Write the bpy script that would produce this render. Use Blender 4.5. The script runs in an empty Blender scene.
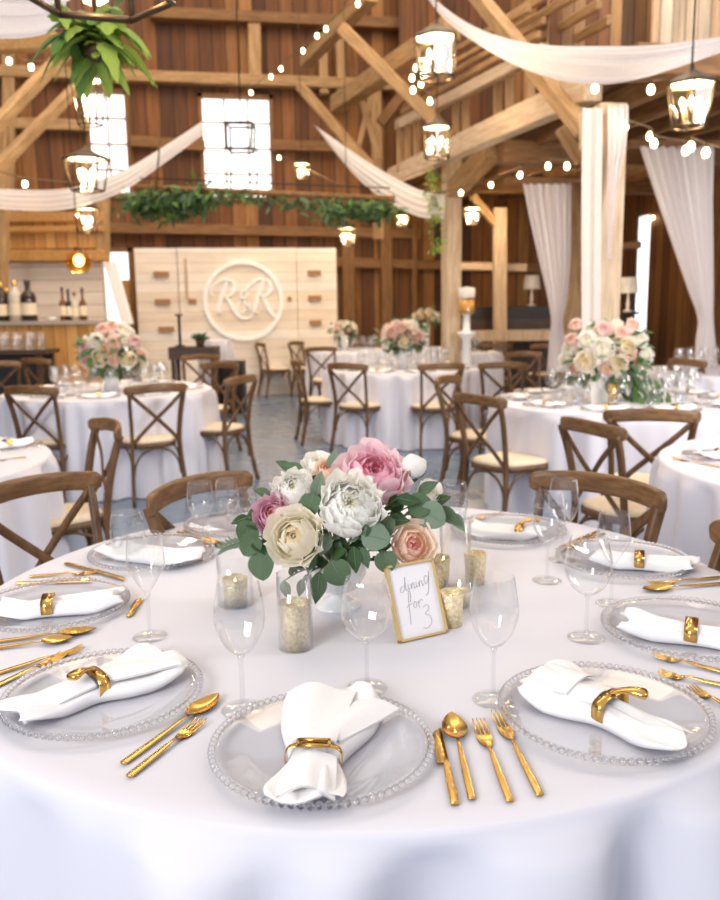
import bpy, bmesh, math, random
from mathutils import Vector, Matrix, Quaternion

S = bpy.context.scene
COL = S.collection
R = math.radians
PI = math.pi
rnd = random.Random(7)

# ------------------------------------------------------------------ camera
F_PX, PITCH, YAW, ROLL, CAM_H = 830.0, R(9.7), R(10.0), R(0.8), 1.418
_fh = Vector((math.sin(YAW), math.cos(YAW), 0))
_r0 = Vector((math.cos(YAW), -math.sin(YAW), 0))
_fw = Vector((_fh.x*math.cos(PITCH), _fh.y*math.cos(PITCH), -math.sin(PITCH)))
_u0 = _r0.cross(_fw)
_rt = _r0*math.cos(ROLL) - _u0*math.sin(ROLL)
_up = _u0*math.cos(ROLL) + _r0*math.sin(ROLL)
EYE = Vector((0, 0, CAM_H))
cam = bpy.data.cameras.new('camera')
cam.sensor_fit = 'HORIZONTAL'; cam.sensor_width = 36
cam.lens = 36*F_PX/720
cam.clip_start = 0.05; cam.clip_end = 200
cam.dof.use_dof = True; cam.dof.focus_distance = 1.42; cam.dof.aperture_fstop = 6.0
camo = bpy.data.objects.new('camera', cam); COL.objects.link(camo)
camo.matrix_world = Matrix(((_rt.x, _up.x, -_fw.x, EYE.x), (_rt.y, _up.y, -_fw.y, EYE.y), (_rt.z, _up.z, -_fw.z, EYE.z), (0, 0, 0, 1)))
S.camera = camo

# ------------------------------------------------------------------ world, light, exposure
S.view_settings.view_transform = 'Standard'; S.view_settings.look = 'None'
S.view_settings.gamma = 1; S.view_settings.use_curve_mapping = False
S.view_settings.exposure = 0.37
W = bpy.data.worlds.new('daylight'); S.world = W; W.use_nodes = True
wn = W.node_tree; wn.nodes.clear()
wo = wn.nodes.new('ShaderNodeOutputWorld'); wb = wn.nodes.new('ShaderNodeBackground')
wt = wn.nodes.new('ShaderNodeTexCoord'); wsep = wn.nodes.new('ShaderNodeSeparateXYZ')
wr = wn.nodes.new('ShaderNodeValToRGB')
wr.color_ramp.elements[0].position = 0.0; wr.color_ramp.elements[0].color = (0.30, 0.38, 0.60, 1)
wr.color_ramp.elements[1].position = 0.75; wr.color_ramp.elements[1].color = (1.0, 0.93, 0.88, 1)
wn.links.new(wt.outputs['Generated'], wsep.inputs[0])
wn.links.new(wsep.outputs['Z'], wr.inputs[0]); wn.links.new(wr.outputs[0], wb.inputs[0])
wb.inputs[1].default_value = 0.62
wn.links.new(wb.outputs[0], wo.inputs[0])
C = S.cycles
C.max_bounces = 10; C.diffuse_bounces = 8; C.glossy_bounces = 4; C.transmission_bounces = 8
C.transparent_max_bounces = 40; C.caustics_reflective = False; C.caustics_refractive = False
C.sample_clamp_indirect = 4.0

def area(name, loc, target, sx, sy, power, color):
    l = bpy.data.lights.new(name, 'AREA'); l.shape = 'RECTANGLE'; l.size = sx; l.size_y = sy
    l.energy = power; l.color = color
    o = bpy.data.objects.new(name, l); COL.objects.link(o); o.location = loc
    o.rotation_euler = (Vector(target)-Vector(loc)).to_track_quat('-Z', 'Y').to_euler()
    return o
area('barn_door_daylight', (-3.6, -2.4, 3.3), (0.35, 2.0, 0.9), 2.4, 2.2, 212, (0.97, 0.97, 1.0))
area('aisle_added_fill', (5.2, 1.2, 3.4), (4.6, 9.0, 2.2), 2.6, 3.0, 270, (1.0, 0.97, 0.95))  # added fill to brighten the aisle curtains and chairs; no door stands here
area('hall_warm_fill', (0.5, 9.0, 8.4), (0.5, 12.5, 1.5), 9.0, 6.0, 520, (1.0, 0.76, 0.50))

# ------------------------------------------------------------------ pixel -> place
def ray(px, py):
    return (_fw + _rt*((px-360)/F_PX) + _up*((450-py)/F_PX)).normalized()
def aZ(px, py, z):
    d = ray(px, py); return EYE + d*((z-EYE.z)/d.z)
def aD(px, py, D):
    d = ray(px, py); return EYE + d*(D/d.dot(_fh))
def aY(px, py, Y):
    d = ray(px, py); return EYE + d*(Y/d.y)
def aX(px, py, X):
    d = ray(px, py); return EYE + d*(X/d.x)
def cf(x, d, z=0.0):            # sideways / forward of the camera -> world
    v = _r0*x + _fh*d; return Vector((v.x, v.y, z))

# ------------------------------------------------------------------ materials
def _nt(name):
    m = bpy.data.materials.new(name); m.use_nodes = True
    nt = m.node_tree; b = nt.nodes['Principled BSDF']
    return m, nt, b
def pbr(name, col, rough=0.5, metal=0.0, var=0.0, vscale=20.0, bump=0.0, bscale=60.0, sheen=0.0, sss=0.0, trans=0.0, coat=0.0):
    m, nt, b = _nt(name)
    b.inputs['Base Color'].default_value = (*col, 1)
    b.inputs['Roughness'].default_value = rough; b.inputs['Metallic'].default_value = metal
    b.inputs['Coat Weight'].default_value = coat
    tc = nt.nodes.new('ShaderNodeTexCoord')
    if var > 0:
        n = nt.nodes.new('ShaderNodeTexNoise'); n.inputs['Scale'].default_value = vscale; n.inputs['Detail'].default_value = 3
        nt.links.new(tc.outputs['Object'], n.inputs['Vector'])
        r = nt.nodes.new('ShaderNodeValToRGB')
        r.color_ramp.elements[0].position = 0.3; r.color_ramp.elements[1].position = 0.7
        r.color_ramp.elements[0].color = (*[c*(1-var) for c in col], 1)
        r.color_ramp.elements[1].color = (*[min(1, c*(1+var)) for c in col], 1)
        nt.links.new(n.outputs['Fac'], r.inputs[0]); nt.links.new(r.outputs[0], b.inputs['Base Color'])
    if bump > 0:
        n2 = nt.nodes.new('ShaderNodeTexNoise'); n2.inputs['Scale'].default_value = bscale; n2.inputs['Detail'].default_value = 4
        nt.links.new(tc.outputs['Object'], n2.inputs['Vector'])
        bp = nt.nodes.new('ShaderNodeBump'); bp.inputs['Strength'].default_value = bump; bp.inputs['Distance'].default_value = 0.01
        nt.links.new(n2.outputs['Fac'], bp.inputs['Height']); nt.links.new(bp.outputs[0], b.inputs['Normal'])
    return m
def glow(name, col, strength):
    m, nt, b = _nt(name)
    b.inputs['Base Color'].default_value = (*col, 1)
    b.inputs['Emission Color'].default_value = (*col, 1); b.inputs['Emission Strength'].default_value = strength
    return m
def petal_mat(name, col, tr=0.42):
    m = pbr(name, col, 0.7, var=0.03, vscale=60)
    nt = m.node_tree; b = nt.nodes['Principled BSDF']; out = nt.nodes['Material Output']
    t = nt.nodes.new('ShaderNodeBsdfTranslucent'); t.inputs['Color'].default_value = (*col, 1)
    mx = nt.nodes.new('ShaderNodeMixShader'); mx.inputs[0].default_value = tr
    nt.links.new(b.outputs[0], mx.inputs[1]); nt.links.new(t.outputs[0], mx.inputs[2]); nt.links.new(mx.outputs[0], out.inputs['Surface'])
    return m
def thin_glass(name, tint=(0.992, 0.994, 0.994), edge=(0.50, 0.53, 0.56), refl=1.0, rough=0.02, ior=1.5):
    m = bpy.data.materials.new(name); m.use_nodes = True
    nt = m.node_tree; nt.nodes.clear()
    out = nt.nodes.new('ShaderNodeOutputMaterial'); mx = nt.nodes.new('ShaderNodeMixShader')
    tr = nt.nodes.new('ShaderNodeBsdfTransparent'); gl = nt.nodes.new('ShaderNodeBsdfGlossy')
    gl.inputs['Roughness'].default_value = rough; gl.inputs['Color'].default_value = (refl, refl, refl, 1)
    lw = nt.nodes.new('ShaderNodeLayerWeight'); lw.inputs['Blend'].default_value = 0.35
    cm = nt.nodes.new('ShaderNodeValToRGB')
    cm.color_ramp.elements[0].color = (*tint, 1); cm.color_ramp.elements[1].color = (*edge, 1)
    cm.color_ramp.elements[0].position = 0.66; cm.color_ramp.elements[1].position = 1.0
    nt.links.new(lw.outputs['Facing'], cm.inputs[0]); nt.links.new(cm.outputs[0], tr.inputs[0])
    f0 = ((ior-1)/(ior+1))**2
    pw = nt.nodes.new('ShaderNodeMath'); pw.operation = 'POWER'; pw.inputs[1].default_value = 4.0
    lw2 = nt.nodes.new('ShaderNodeLayerWeight'); lw2.inputs['Blend'].default_value = 0.5
    nt.links.new(lw2.outputs['Facing'], pw.inputs[0])
    fr = nt.nodes.new('ShaderNodeMapRange'); fr.inputs[3].default_value = f0; fr.inputs[4].default_value = 0.70
    nt.links.new(pw.outputs[0], fr.inputs[0])
    nt.links.new(fr.outputs[0], mx.inputs[0]); nt.links.new(tr.outputs[0], mx.inputs[1]); nt.links.new(gl.outputs[0], mx.inputs[2])
    nt.links.new(mx.outputs[0], out.inputs['Surface'])
    return m
def real_glass(name, ior=1.5):
    m = bpy.data.materials.new(name); m.use_nodes = True; nt = m.node_tree; nt.nodes.clear()
    out = nt.nodes.new('ShaderNodeOutputMaterial'); g = nt.nodes.new('ShaderNodeBsdfGlass'); g.inputs['IOR'].default_value = ior; g.inputs['Roughness'].default_value = 0.0
    t = nt.nodes.new('ShaderNodeBsdfTransparent'); mx = nt.nodes.new('ShaderNodeMixShader'); mx.inputs[0].default_value = 0.25
    nt.links.new(g.outputs[0], mx.inputs[1]); nt.links.new(t.outputs[0], mx.inputs[2]); nt.links.new(mx.outputs[0], out.inputs['Surface']); return m
def wood(name, dark, light, scale=6.0, axis='X', rough=0.55, stretch=10.0, bump=0.15):
    m, nt, b = _nt(name)
    tc = nt.nodes.new('ShaderNodeTexCoord'); mp = nt.nodes.new('ShaderNodeMapping')
    sc = {'X': (1, stretch, stretch), 'Y': (stretch, 1, stretch), 'Z': (stretch, stretch, 1)}[axis]
    mp.inputs['Scale'].default_value = sc
    n = nt.nodes.new('ShaderNodeTexNoise'); n.inputs['Scale'].default_value = scale; n.inputs['Detail'].default_value = 5; n.inputs['Roughness'].default_value = 0.65
    r = nt.nodes.new('ShaderNodeValToRGB'); r.color_ramp.elements[0].position = 0.3; r.color_ramp.elements[1].position = 0.72
    r.color_ramp.elements[0].color = (*dark, 1); r.color_ramp.elements[1].color = (*light, 1)
    nt.links.new(tc.outputs['Object'], mp.inputs[0]); nt.links.new(mp.outputs[0], n.inputs['Vector'])
    nt.links.new(n.outputs['Fac'], r.inputs[0]); nt.links.new(r.outputs[0], b.inputs['Base Color'])
    b.inputs['Roughness'].default_value = rough
    bp = nt.nodes.new('ShaderNodeBump'); bp.inputs['Strength'].default_value = bump; bp.inputs['Distance'].default_value = 0.005
    nt.links.new(n.outputs['Fac'], bp.inputs['Height']); nt.links.new(bp.outputs[0], b.inputs['Normal'])
    return m
def boards(name, axis, width, cols, grain='Z', gap=0.07, gapcol=(0.012, 0.007, 0.004), rough=0.7, gstretch=14.0, gamt=0.5):
    """planks laid side by side along AXIS, each plank its own tone of COLS, grain running along GRAIN"""
    m, nt, b = _nt(name); L = nt.links.new
    tc = nt.nodes.new('ShaderNodeTexCoord'); sp = nt.nodes.new('ShaderNodeSeparateXYZ'); L(tc.outputs['Object'], sp.inputs[0])
    dv = nt.nodes.new('ShaderNodeMath'); dv.operation = 'DIVIDE'; dv.inputs[1].default_value = width; L(sp.outputs[axis], dv.inputs[0])
    fl = nt.nodes.new('ShaderNodeMath'); fl.operation = 'FLOOR'; L(dv.outputs[0], fl.inputs[0])
    fc = nt.nodes.new('ShaderNodeMath'); fc.operation = 'FRACT'; L(dv.outputs[0], fc.inputs[0])
    wnz = nt.nodes.new('ShaderNodeTexWhiteNoise'); wnz.noise_dimensions = '1D'; L(fl.outputs[0], wnz.inputs['W'])
    r = nt.nodes.new('ShaderNodeValToRGB'); r.color_ramp.interpolation = 'LINEAR'
    els = r.color_ramp.elements
    for i, c in enumerate(cols):
        p = i/max(1, len(cols)-1)
        e = els[i] if i < 2 else els.new(p)
        e.position = p; e.color = (*c, 1)
    els[0].position = 0; 
    L(wnz.outputs['Value'], r.inputs[0])
    mp = nt.nodes.new('ShaderNodeMapping')
    mp.inputs['Scale'].default_value = {'X': (1, gstretch, gstretch), 'Y': (gstretch, 1, gstretch), 'Z': (gstretch, gstretch, 1)}[grain]
    L(tc.outputs['Object'], mp.inputs[0])
    n = nt.nodes.new('ShaderNodeTexNoise'); n.inputs['Scale'].default_value = 0.9; n.inputs['Detail'].default_value = 6; n.inputs['Roughness'].default_value = 0.7
    L(mp.outputs[0], n.inputs['Vector'])
    mr = nt.nodes.new('ShaderNodeMapRange'); mr.inputs[1].default_value = 0.3; mr.inputs[2].default_value = 0.7
    mr.inputs[3].default_value = 1-gamt; mr.inputs[4].default_value = 1+gamt*0.5; L(n.outputs['Fac'], mr.inputs[0])
    mul = nt.nodes.new('ShaderNodeVectorMath'); mul.operation = 'SCALE'; L(r.outputs[0], mul.inputs[0]); L(mr.outputs[0], mul.inputs['Scale'])
    lt = nt.nodes.new('ShaderNodeMath'); lt.operation = 'LESS_THAN'; lt.inputs[1].default_value = gap; L(fc.outputs[0], lt.inputs[0])
    mx = nt.nodes.new('ShaderNodeMix'); mx.data_type = 'RGBA'; L(lt.outputs[0], mx.inputs[0]); L(mul.outputs[0], mx.inputs[6]); mx.inputs[7].default_value = (*gapcol, 1)
    L(mx.outputs[2], b.inputs['Base Color']); b.inputs['Roughness'].default_value = rough
    return m

M = {}
M['linen'] = pbr('white_linen', (0.745, 0.735, 0.79), 0.85, bump=0.06, bscale=9)
M['linen_far'] = pbr('white_linen_far', (0.745, 0.73, 0.79), 0.85)
M['napkin'] = pbr('napkin_cotton', (0.93, 0.915, 0.91), 0.9, bump=0.12, bscale=40)
M['drape'] = petal_mat('drape_voile', (0.95, 0.91, 0.90), 0.35)
M['gold_frame'] = pbr('satin_gold', (0.85, 0.60, 0.24), 0.35, 0.6)
M['wrap'] = pbr('wrap_cloth', (0.66, 0.60, 0.54), 0.9)
M['gold'] = pbr('brushed_gold', (0.74, 0.45, 0.13), 0.22, 1.0, var=0.12, vscale=30)
M['gold_pale'] = pbr('mercury_gold', (0.90, 0.71, 0.45), 0.36, 0.35, var=0.25, vscale=160, bump=0.4, bscale=220)
M['glass'] = thin_glass('clear_glass', ior=1.6)
M['glass_stem'] = thin_glass('stem_glass', (0.96, 0.965, 0.97), (0.42, 0.45, 0.48), ior=1.7)
M['glass_plate'] = thin_glass('plate_glass', (0.975, 0.978, 0.984), (0.80, 0.82, 0.85), ior=1.5)
M['bead'] = thin_glass('bead_glass', (0.97, 0.975, 0.985), (0.16, 0.17, 0.20), ior=1.9)
M['bead_real'] = real_glass('bead_crystal', 1.55)
M['water'] = thin_glass('still_water', (0.95, 0.965, 0.98), (0.70, 0.74, 0.78), ior=1.33)
M['chair'] = wood('chair_oak', (0.060, 0.026, 0.008), (0.19, 0.092, 0.032), 9, 'Z', 0.45, 5)
M['rail'] = wood('chair_oak_rail', (0.085, 0.038, 0.011), (0.28, 0.145, 0.054), 9, 'X', 0.42, 8)
M['seat'] = pbr('cream_seat_pad', (0.74, 0.62, 0.46), 0.85, var=0.05, vscale=40)
M['timber'] = wood('pale_timber', (0.27, 0.145, 0.052), (0.56, 0.36, 0.17), 3, 'Z', 0.7, 9)
M['timber_white'] = wood('whitewashed_timber', (0.44, 0.31, 0.19), (0.72, 0.58, 0.42), 3, 'Z', 0.7, 9)
M['timber_dark'] = wood('brown_timber', (0.14, 0.062, 0.018), (0.31, 0.155, 0.055), 3, 'Z', 0.7, 9)
M['timber_amber'] = wood('amber_timber', (0.40, 0.19, 0.05), (0.66, 0.36, 0.11), 3, 'X', 0.6, 9)
M['barn'] = boards('barn_boards', 'X', 0.235, [(0.080, 0.025, 0.006), (0.20, 0.068, 0.013), (0.30, 0.115, 0.024), (0.12, 0.040, 0.009), (0.42, 0.19, 0.052), (0.155, 0.051, 0.011)], 'Z')
M['barn_side'] = boards('barn_side_boards', 'Y', 0.23, [(0.13, 0.05, 0.014), (0.23, 0.092, 0.025), (0.32, 0.14, 0.04), (0.18, 0.07, 0.02)], 'Z')
M['loft_boards'] = boards('loft_boards', 'X', 0.13, [(0.10, 0.042, 0.016), (0.50, 0.29, 0.12), (0.18, 0.06, 0.02), (0.56, 0.35, 0.17), (0.2, 0.09, 0.035)], 'Z')
M['pale_boards'] = boards('pale_boards', 'X', 0.13, [(0.70, 0.53, 0.35), (0.80, 0.66, 0.48), (0.62, 0.38, 0.18), (0.82, 0.70, 0.54)], 'Z', gap=0.07, gapcol=(0.16, 0.09, 0.04))
M['deck'] = boards('loft_deck', 'X', 0.20, [(0.14, 0.056, 0.018), (0.24, 0.105, 0.034), (0.30, 0.14, 0.046)], 'Y')
M['pallet'] = boards('pallet_boards', 'Z', 0.155, [(0.84, 0.75, 0.64), (0.89, 0.82, 0.74), (0.80, 0.68, 0.54), (0.91, 0.86, 0.79)], 'X', gap=0.05, gapcol=(0.58, 0.42, 0.27), gamt=0.18, gstretch=6)
M['shiplap'] = boards('shiplap', 'Z', 0.19, [(0.84, 0.72, 0.58), (0.90, 0.80, 0.68), (0.80, 0.66, 0.52)], 'X', gap=0.06, gapcol=(0.45, 0.34, 0.25), gamt=0.18)
M['amberboards'] = boards('amber_boards', 'X', 0.16, [(0.62, 0.31, 0.085), (0.72, 0.40, 0.13), (0.50, 0.24, 0.06)], 'Z', gapcol=(0.2, 0.09, 0.02), gamt=0.3)
M['black_metal'] = pbr('black_iron', (0.03, 0.026, 0.022), 0.45, 0.6)
M['bronze'] = pbr('dark_bronze', (0.10, 0.068, 0.038), 0.4, 0.8)
M['cap_white'] = pbr('lamp_inner_white', (0.86, 0.80, 0.70), 0.5)
M['skylit'] = glow('daylit_pane', (0.93, 0.97, 1.0), 1.15)
M['bulb'] = glow('bulb_glow', (1.0, 0.80, 0.50), 9.0)
M['candle'] = glow('candle_bulb', (1.0, 0.80, 0.50), 6.5)
M['flame'] = glow('flame', (1.0, 0.72, 0.35), 14.0)
M['wax'] = pbr('ivory_wax', (0.90, 0.80, 0.62), 0.6)
M['amber_glass'] = thin_glass('amber_glass', (1.0, 0.84, 0.48), (0.95, 0.58, 0.18), ior=1.3)
M['cream'] = petal_mat('cream_petal', (0.985, 0.94, 0.82)); M['cream_in'] = petal_mat('cream_inner', (0.95, 0.85, 0.62))
M['white'] = petal_mat('white_petal', (0.99, 0.98, 0.94)); M['white_in'] = petal_mat('white_inner', (0.975, 0.95, 0.83))
M['pink'] = petal_mat('pink_petal', (0.96, 0.66, 0.74)); M['pink_in'] = petal_mat('pink_inner', (0.86, 0.42, 0.52)); M['pink_out'] = petal_mat('pink_outer', (0.94, 0.76, 0.80))
M['mauve'] = petal_mat('mauve_petal', (0.83, 0.54, 0.64)); M['mauve_in'] = petal_mat('mauve_inner', (0.80, 0.38, 0.34))
M['peach'] = petal_mat('peach_petal', (0.95, 0.74, 0.60)); M['peach_in'] = petal_mat('peach_inner', (0.90, 0.50, 0.42)); M['peach_out'] = petal_mat('peach_outer', (0.96, 0.84, 0.71))
M['blush'] = petal_mat('blush_petal', (0.96, 0.83, 0.78)); M['blush_in'] = petal_mat('blush_inner', (0.93, 0.68, 0.58)); M['rose_far'] = petal_mat('rose_petal', (0.93, 0.70, 0.71)); M['peach_far'] = petal_mat('peach_far_petal', (0.95, 0.74, 0.58))
M['yellow'] = petal_mat('yellow_petal', (0.90, 0.76, 0.40))
M['leaf'] = petal_mat('eucalyptus_leaf', (0.10, 0.17, 0.085), 0.2)
M['leaf_pale'] = petal_mat('silver_leaf', (0.21, 0.29, 0.20), 0.2)
M['leaf_dark'] = petal_mat('dark_leaf', (0.045, 0.105, 0.032), 0.2)
M['leaf_bright'] = petal_mat('fern_leaf', (0.34, 0.48, 0.09), 0.4)
M['fern_deep'] = petal_mat('fern_leaf_deep', (0.12, 0.24, 0.05), 0.3)
M['stem'] = pbr('green_stem', (0.14, 0.20, 0.07), 0.6)
M['ceramic'] = pbr('white_ceramic', (0.86, 0.88, 0.88), 0.25, coat=0.3)
M['paper'] = pbr('white_card', (0.88, 0.86, 0.87), 0.8)
M['ink'] = pbr('grey_ink', (0.36, 0.35, 0.36), 0.7)
M['white_paint'] = pbr('white_paint', (0.97, 0.96, 0.93), 0.6)
M['dark_wood'] = wood('dark_walnut', (0.03, 0.018, 0.012), (0.09, 0.05, 0.03), 5, 'X', 0.5, 8)
M['black'] = pbr('black_paint', (0.015, 0.014, 0.014), 0.5)
M['steel'] = pbr('counter_top', (0.42, 0.36, 0.30), 0.35)
M['shade'] = pbr('ivory_shade', (0.85, 0.80, 0.72), 0.8)
M['bottle_dark'] = pbr('dark_bottle', (0.03, 0.02, 0.012), 0.12)
M['bottle_brown'] = pbr('brown_bottle', (0.16, 0.055, 0.015), 0.15)
M['bottle_clear'] = pbr('pale_bottle', (0.62, 0.56, 0.46), 0.15)
M['label_paper'] = pbr('bottle_label', (0.80, 0.70, 0.52), 0.7)
M['slot'] = pbr('brown_slot', (0.36, 0.19, 0.085), 0.8)
M['cable'] = pbr('cable_brown', (0.16, 0.10, 0.05), 0.6)

# floor: dark polished concrete, blue sky reflection painted into its base colour
m, nt, b = _nt('polished_concrete'); M['floor'] = m
tc = nt.nodes.new('ShaderNodeTexCoord'); n = nt.nodes.new('ShaderNodeTexNoise'); n.inputs['Scale'].default_value = 1.3; n.inputs['Detail'].default_value = 5
nt.links.new(tc.outputs['Object'], n.inputs['Vector'])
r = nt.nodes.new('ShaderNodeValToRGB'); r.color_ramp.elements[0].color = (0.085, 0.115, 0.17, 1); r.color_ramp.elements[1].color = (0.20, 0.28, 0.41, 1)
nt.links.new(n.outputs['Fac'], r.inputs[0]); nt.links.new(r.outputs[0], b.inputs['Base Color'])
r2 = nt.nodes.new('ShaderNodeMapRange'); r2.inputs[3].default_value = 0.12; r2.inputs[4].default_value = 0.42
nt.links.new(n.outputs['Fac'], r2.inputs[0]); nt.links.new(r2.outputs[0], b.inputs['Roughness'])
b.inputs['Specular IOR Level'].default_value = 0.9

# ------------------------------------------------------------------ object helpers
class MB:
    def __init__(s): s.v = []; s.f = []; s.m = []; s.mi = 0
    def add(s, vs, fs):
        o = len(s.v); s.v += [tuple(v) for v in vs]
        for f in fs: s.f.append(tuple(i+o for i in f)); s.m.append(s.mi)
    def box(s, c, size, rot=None):
        hx, hy, hz = size[0]/2, size[1]/2, size[2]/2
        P = [Vector((x, y, z)) for x in (-hx, hx) for y in (-hy, hy) for z in (-hz, hz)]
        if rot is not None: P = [rot @ p for p in P]
        P = [p+Vector(c) for p in P]
        s.add(P, [(0, 1, 3, 2), (4, 6, 7, 5), (0, 4, 5, 1), (2, 3, 7, 6), (0, 2, 6, 4), (1, 5, 7, 3)])
    def tube(s, pts, rad, n=8, flat=None, up=Vector((0, 0, 1)), cap=True):
        """sweep; rad number or list; flat=(a,b) half sizes of an elliptic/rounded section instead"""
        pts = [Vector(p) for p in pts]; k = len(pts); rings = []
        prev = None
        for i, p in enumerate(pts):
            t = (pts[min(i+1, k-1)]-pts[max(i-1, 0)])
            t = t.normalized() if t.length > 1e-9 else Vector((0, 0, 1))
            if prev is None:
                a = up - t*up.dot(t)
                if a.length < 1e-3: a = Vector((1, 0, 0)) - t*t.x
                if a.length < 1e-3: a = Vector((0, 1, 0)) - t*t.y
            else: a = prev - t*prev.dot(t)
            a.normalize(); prev = a; bb = t.cross(a)
            rr = rad[i] if isinstance(rad, (list, tuple)) else rad
            ring = []
            for j in range(n):
                w = 2*PI*j/n; ca, sa = math.cos(w), math.sin(w)
                if flat:
                    e = 0.55
                    ca = math.copysign(abs(ca)**e, ca); sa = math.copysign(abs(sa)**e, sa)
                    sc = rr if isinstance(rad, (list, tuple)) else 1.0
                    ring.append(p + a*(ca*flat[0]*sc) + bb*(sa*flat[1]*sc))
                else: ring.append(p + a*(ca*rr) + bb*(sa*rr))
            rings.append(ring)
        vs = [v for r_ in rings for v in r_]; fs = []
        for i in range(k-1):
            for j in range(n):
                j2 = (j+1) % n; fs.append((i*n+j, i*n+j2, (i+1)*n+j2, (i+1)*n+j))
        if cap: fs.append(tuple(reversed(range(n)))); fs.append(tuple((k-1)*n+j for j in range(n)))
        s.add(vs, fs)
    def lathe(s, prof, n=24, c=(0, 0, 0), close=True, arc=None, rib=0.0, ribn=12):
        c = Vector(c); vs = []; fs = []
        for (r_, z) in prof:
            for j in range(n):
                w = 2*PI*j/n; q = r_*(1+rib*math.cos(ribn*w))
                vs.append(c+Vector((q*math.cos(w), q*math.sin(w), z)))
        k = len(prof)
        for i in range(k-1):
            for j in range(n):
                j2 = (j+1) % n; fs.append((i*n+j, i*n+j2, (i+1)*n+j2, (i+1)*n+j))
        if close:
            if prof[0][0] > 1e-6: fs.append(tuple(reversed(range(n))))
            if prof[-1][0] > 1e-6: fs.append(tuple((k-1)*n+j for j in range(n)))
        s.add(vs, fs)
    def sphere(s, c, rx, ry=None, rz=None, n=10, k=7):
        ry = ry or rx; rz = rz or rx; c = Vector(c); vs = [c+Vector((0, 0, -rz))]; fs = []
        for i in range(1, k):
            th = PI*i/k - PI/2
            for j in range(n):
                w = 2*PI*j/n
                vs.append(c+Vector((rx*math.cos(th)*math.cos(w), ry*math.cos(th)*math.sin(w), rz*math.sin(th))))
        vs.append(c+Vector((0, 0, rz)))
        for j in range(n):
            j2 = (j+1) % n; fs.append((0, 1+j2, 1+j))
            for i in range(k-2): fs.append((1+i*n+j, 1+i*n+j2, 1+(i+1)*n+j2, 1+(i+1)*n+j))
            fs.append((1+(k-2)*n+j, 1+(k-2)*n+j2, len(vs)-1))
        s.add(vs, fs)
    def grid(s, P, close_u=False):
        """P[i][j] points"""
        a, b_ = len(P), len(P[0]); vs = [p for row in P for p in row]; fs = []
        for i in range(a-1):
            for j in range(b_ if close_u else b_-1):
                j2 = (j+1) % b_; fs.append((i*b_+j, i*b_+j2, (i+1)*b_+j2, (i+1)*b_+j))
        s.add(vs, fs)
    def mesh(s, name, mats, smooth=True):
        me = bpy.data.meshes.new(name); me.from_pydata(s.v, [], s.f)
        for mm in (mats if isinstance(mats, (list, tuple)) else [mats]): me.materials.append(mm)
        me.polygons.foreach_set('material_index', s.m)
        if smooth: me.polygons.foreach_set('use_smooth', [True]*len(s.f))
        me.update(); return me
    def obj(s, name, mats, parent=None, smooth=True, loc=None):
        o = bpy.data.objects.new(name, s.mesh(name, mats, smooth)); COL.objects.link(o)
        if parent: o.parent = parent
        if loc is not None: o.location = loc
        return o

def tag(o, label, cat, group=None, kind=None):
    o['label'] = label; o['category'] = cat
    if group: o['group'] = group
    if kind: o['kind'] = kind
    return o
def thing(name, label, cat, loc=(0, 0, 0), rz=0.0, group=None):
    o = bpy.data.objects.new(name, None); COL.objects.link(o); o.empty_display_size = 0.05
    o.location = loc; o.rotation_euler = (0, 0, rz); return tag(o, label, cat, group)
def struct(o): o['kind'] = 'structure'; return o
def dup(root, loc=None, rz=None, label=None, group=None, scale=None):
    def cp(o, par):
        c = o.copy(); COL.objects.link(c)
        if par: c.parent = par
        for ch in o.children: cp(ch, c)
        return c
    r_ = cp(root, None)
    if loc is not None: r_.location = loc
    if rz is not None: r_.rotation_euler = (0, 0, rz)
    if label: r_['label'] = label
    if group: r_['group'] = group
    if scale: r_.scale = (scale,)*3
    return r_
def bevel(o, w=0.004, seg=2):
    md = o.modifiers.new('bevel', 'BEVEL'); md.width = w; md.segments = seg; md.limit_method = 'ANGLE'; md.angle_limit = R(40); return o
def origin_to(o, p):
    p = Vector(p); o.data.transform(Matrix.Translation(-p)); o.location = p; return o
def bez(p0, p1, p2, n=8):
    p0, p1, p2 = Vector(p0), Vector(p1), Vector(p2)
    return [p0*(1-t)**2 + p1*2*t*(1-t) + p2*t*t for t in [i/(n-1) for i in range(n)]]
def heading(v): return math.atan2(v.y, v.x)

# ------------------------------------------------------------------ barn shell
YB = 15.6; XR = 7.5; XL = -9.5
def rect_Y(px0, py0, px1, py1, Y):
    a = [aY(px0, py0, Y), aY(px1, py0, Y), aY(px0, py1, Y), aY(px1, py1, Y)]
    return ((a[0].x+a[2].x)/2, (a[1].x+a[3].x)/2, (a[2].z+a[3].z)/2, (a[0].z+a[1].z)/2)
holes = [rect_Y(89, 92, 129, 195, YB), rect_Y(202, 97, 272, 199, YB), rect_Y(104, 250, 133, 352, YB)]
def wall_with_holes(u0, u1, z0, z1, hs, put):
    us = sorted({u0, u1, *[h[0] for h in hs], *[h[1] for h in hs]}); zs = sorted({z0, z1, *[h[2] for h in hs], *[h[3] for h in hs]})
    for i in range(len(us)-1):
        for j in range(len(zs)-1):
            cu, cz = (us[i]+us[i+1])/2, (zs[j]+zs[j+1])/2
            if any(h[0] < cu < h[1] and h[2] < cz < h[3] for h in hs): continue
            put(us[i], us[i+1], zs[j], zs[j+1])
mb = MB()
wall_with_holes(XL, XR, 0, 8.6, holes, lambda a, b_, c, d: mb.box(((a+b_)/2, YB+0.05, (c+d)/2), (b_-a, 0.1, d-c)))
struct(mb.obj('wall_back', M['barn'], smooth=False))
hr = [aX(638, 190, XR), aX(652, 190, XR), aX(652, 312, XR)]
hy0, hy1 = sorted((hr[0].y, hr[1].y))
holes_r = [(hy0, hy1, 0.9, aX(645, 215, XR).z)]
mb = MB()
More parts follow.
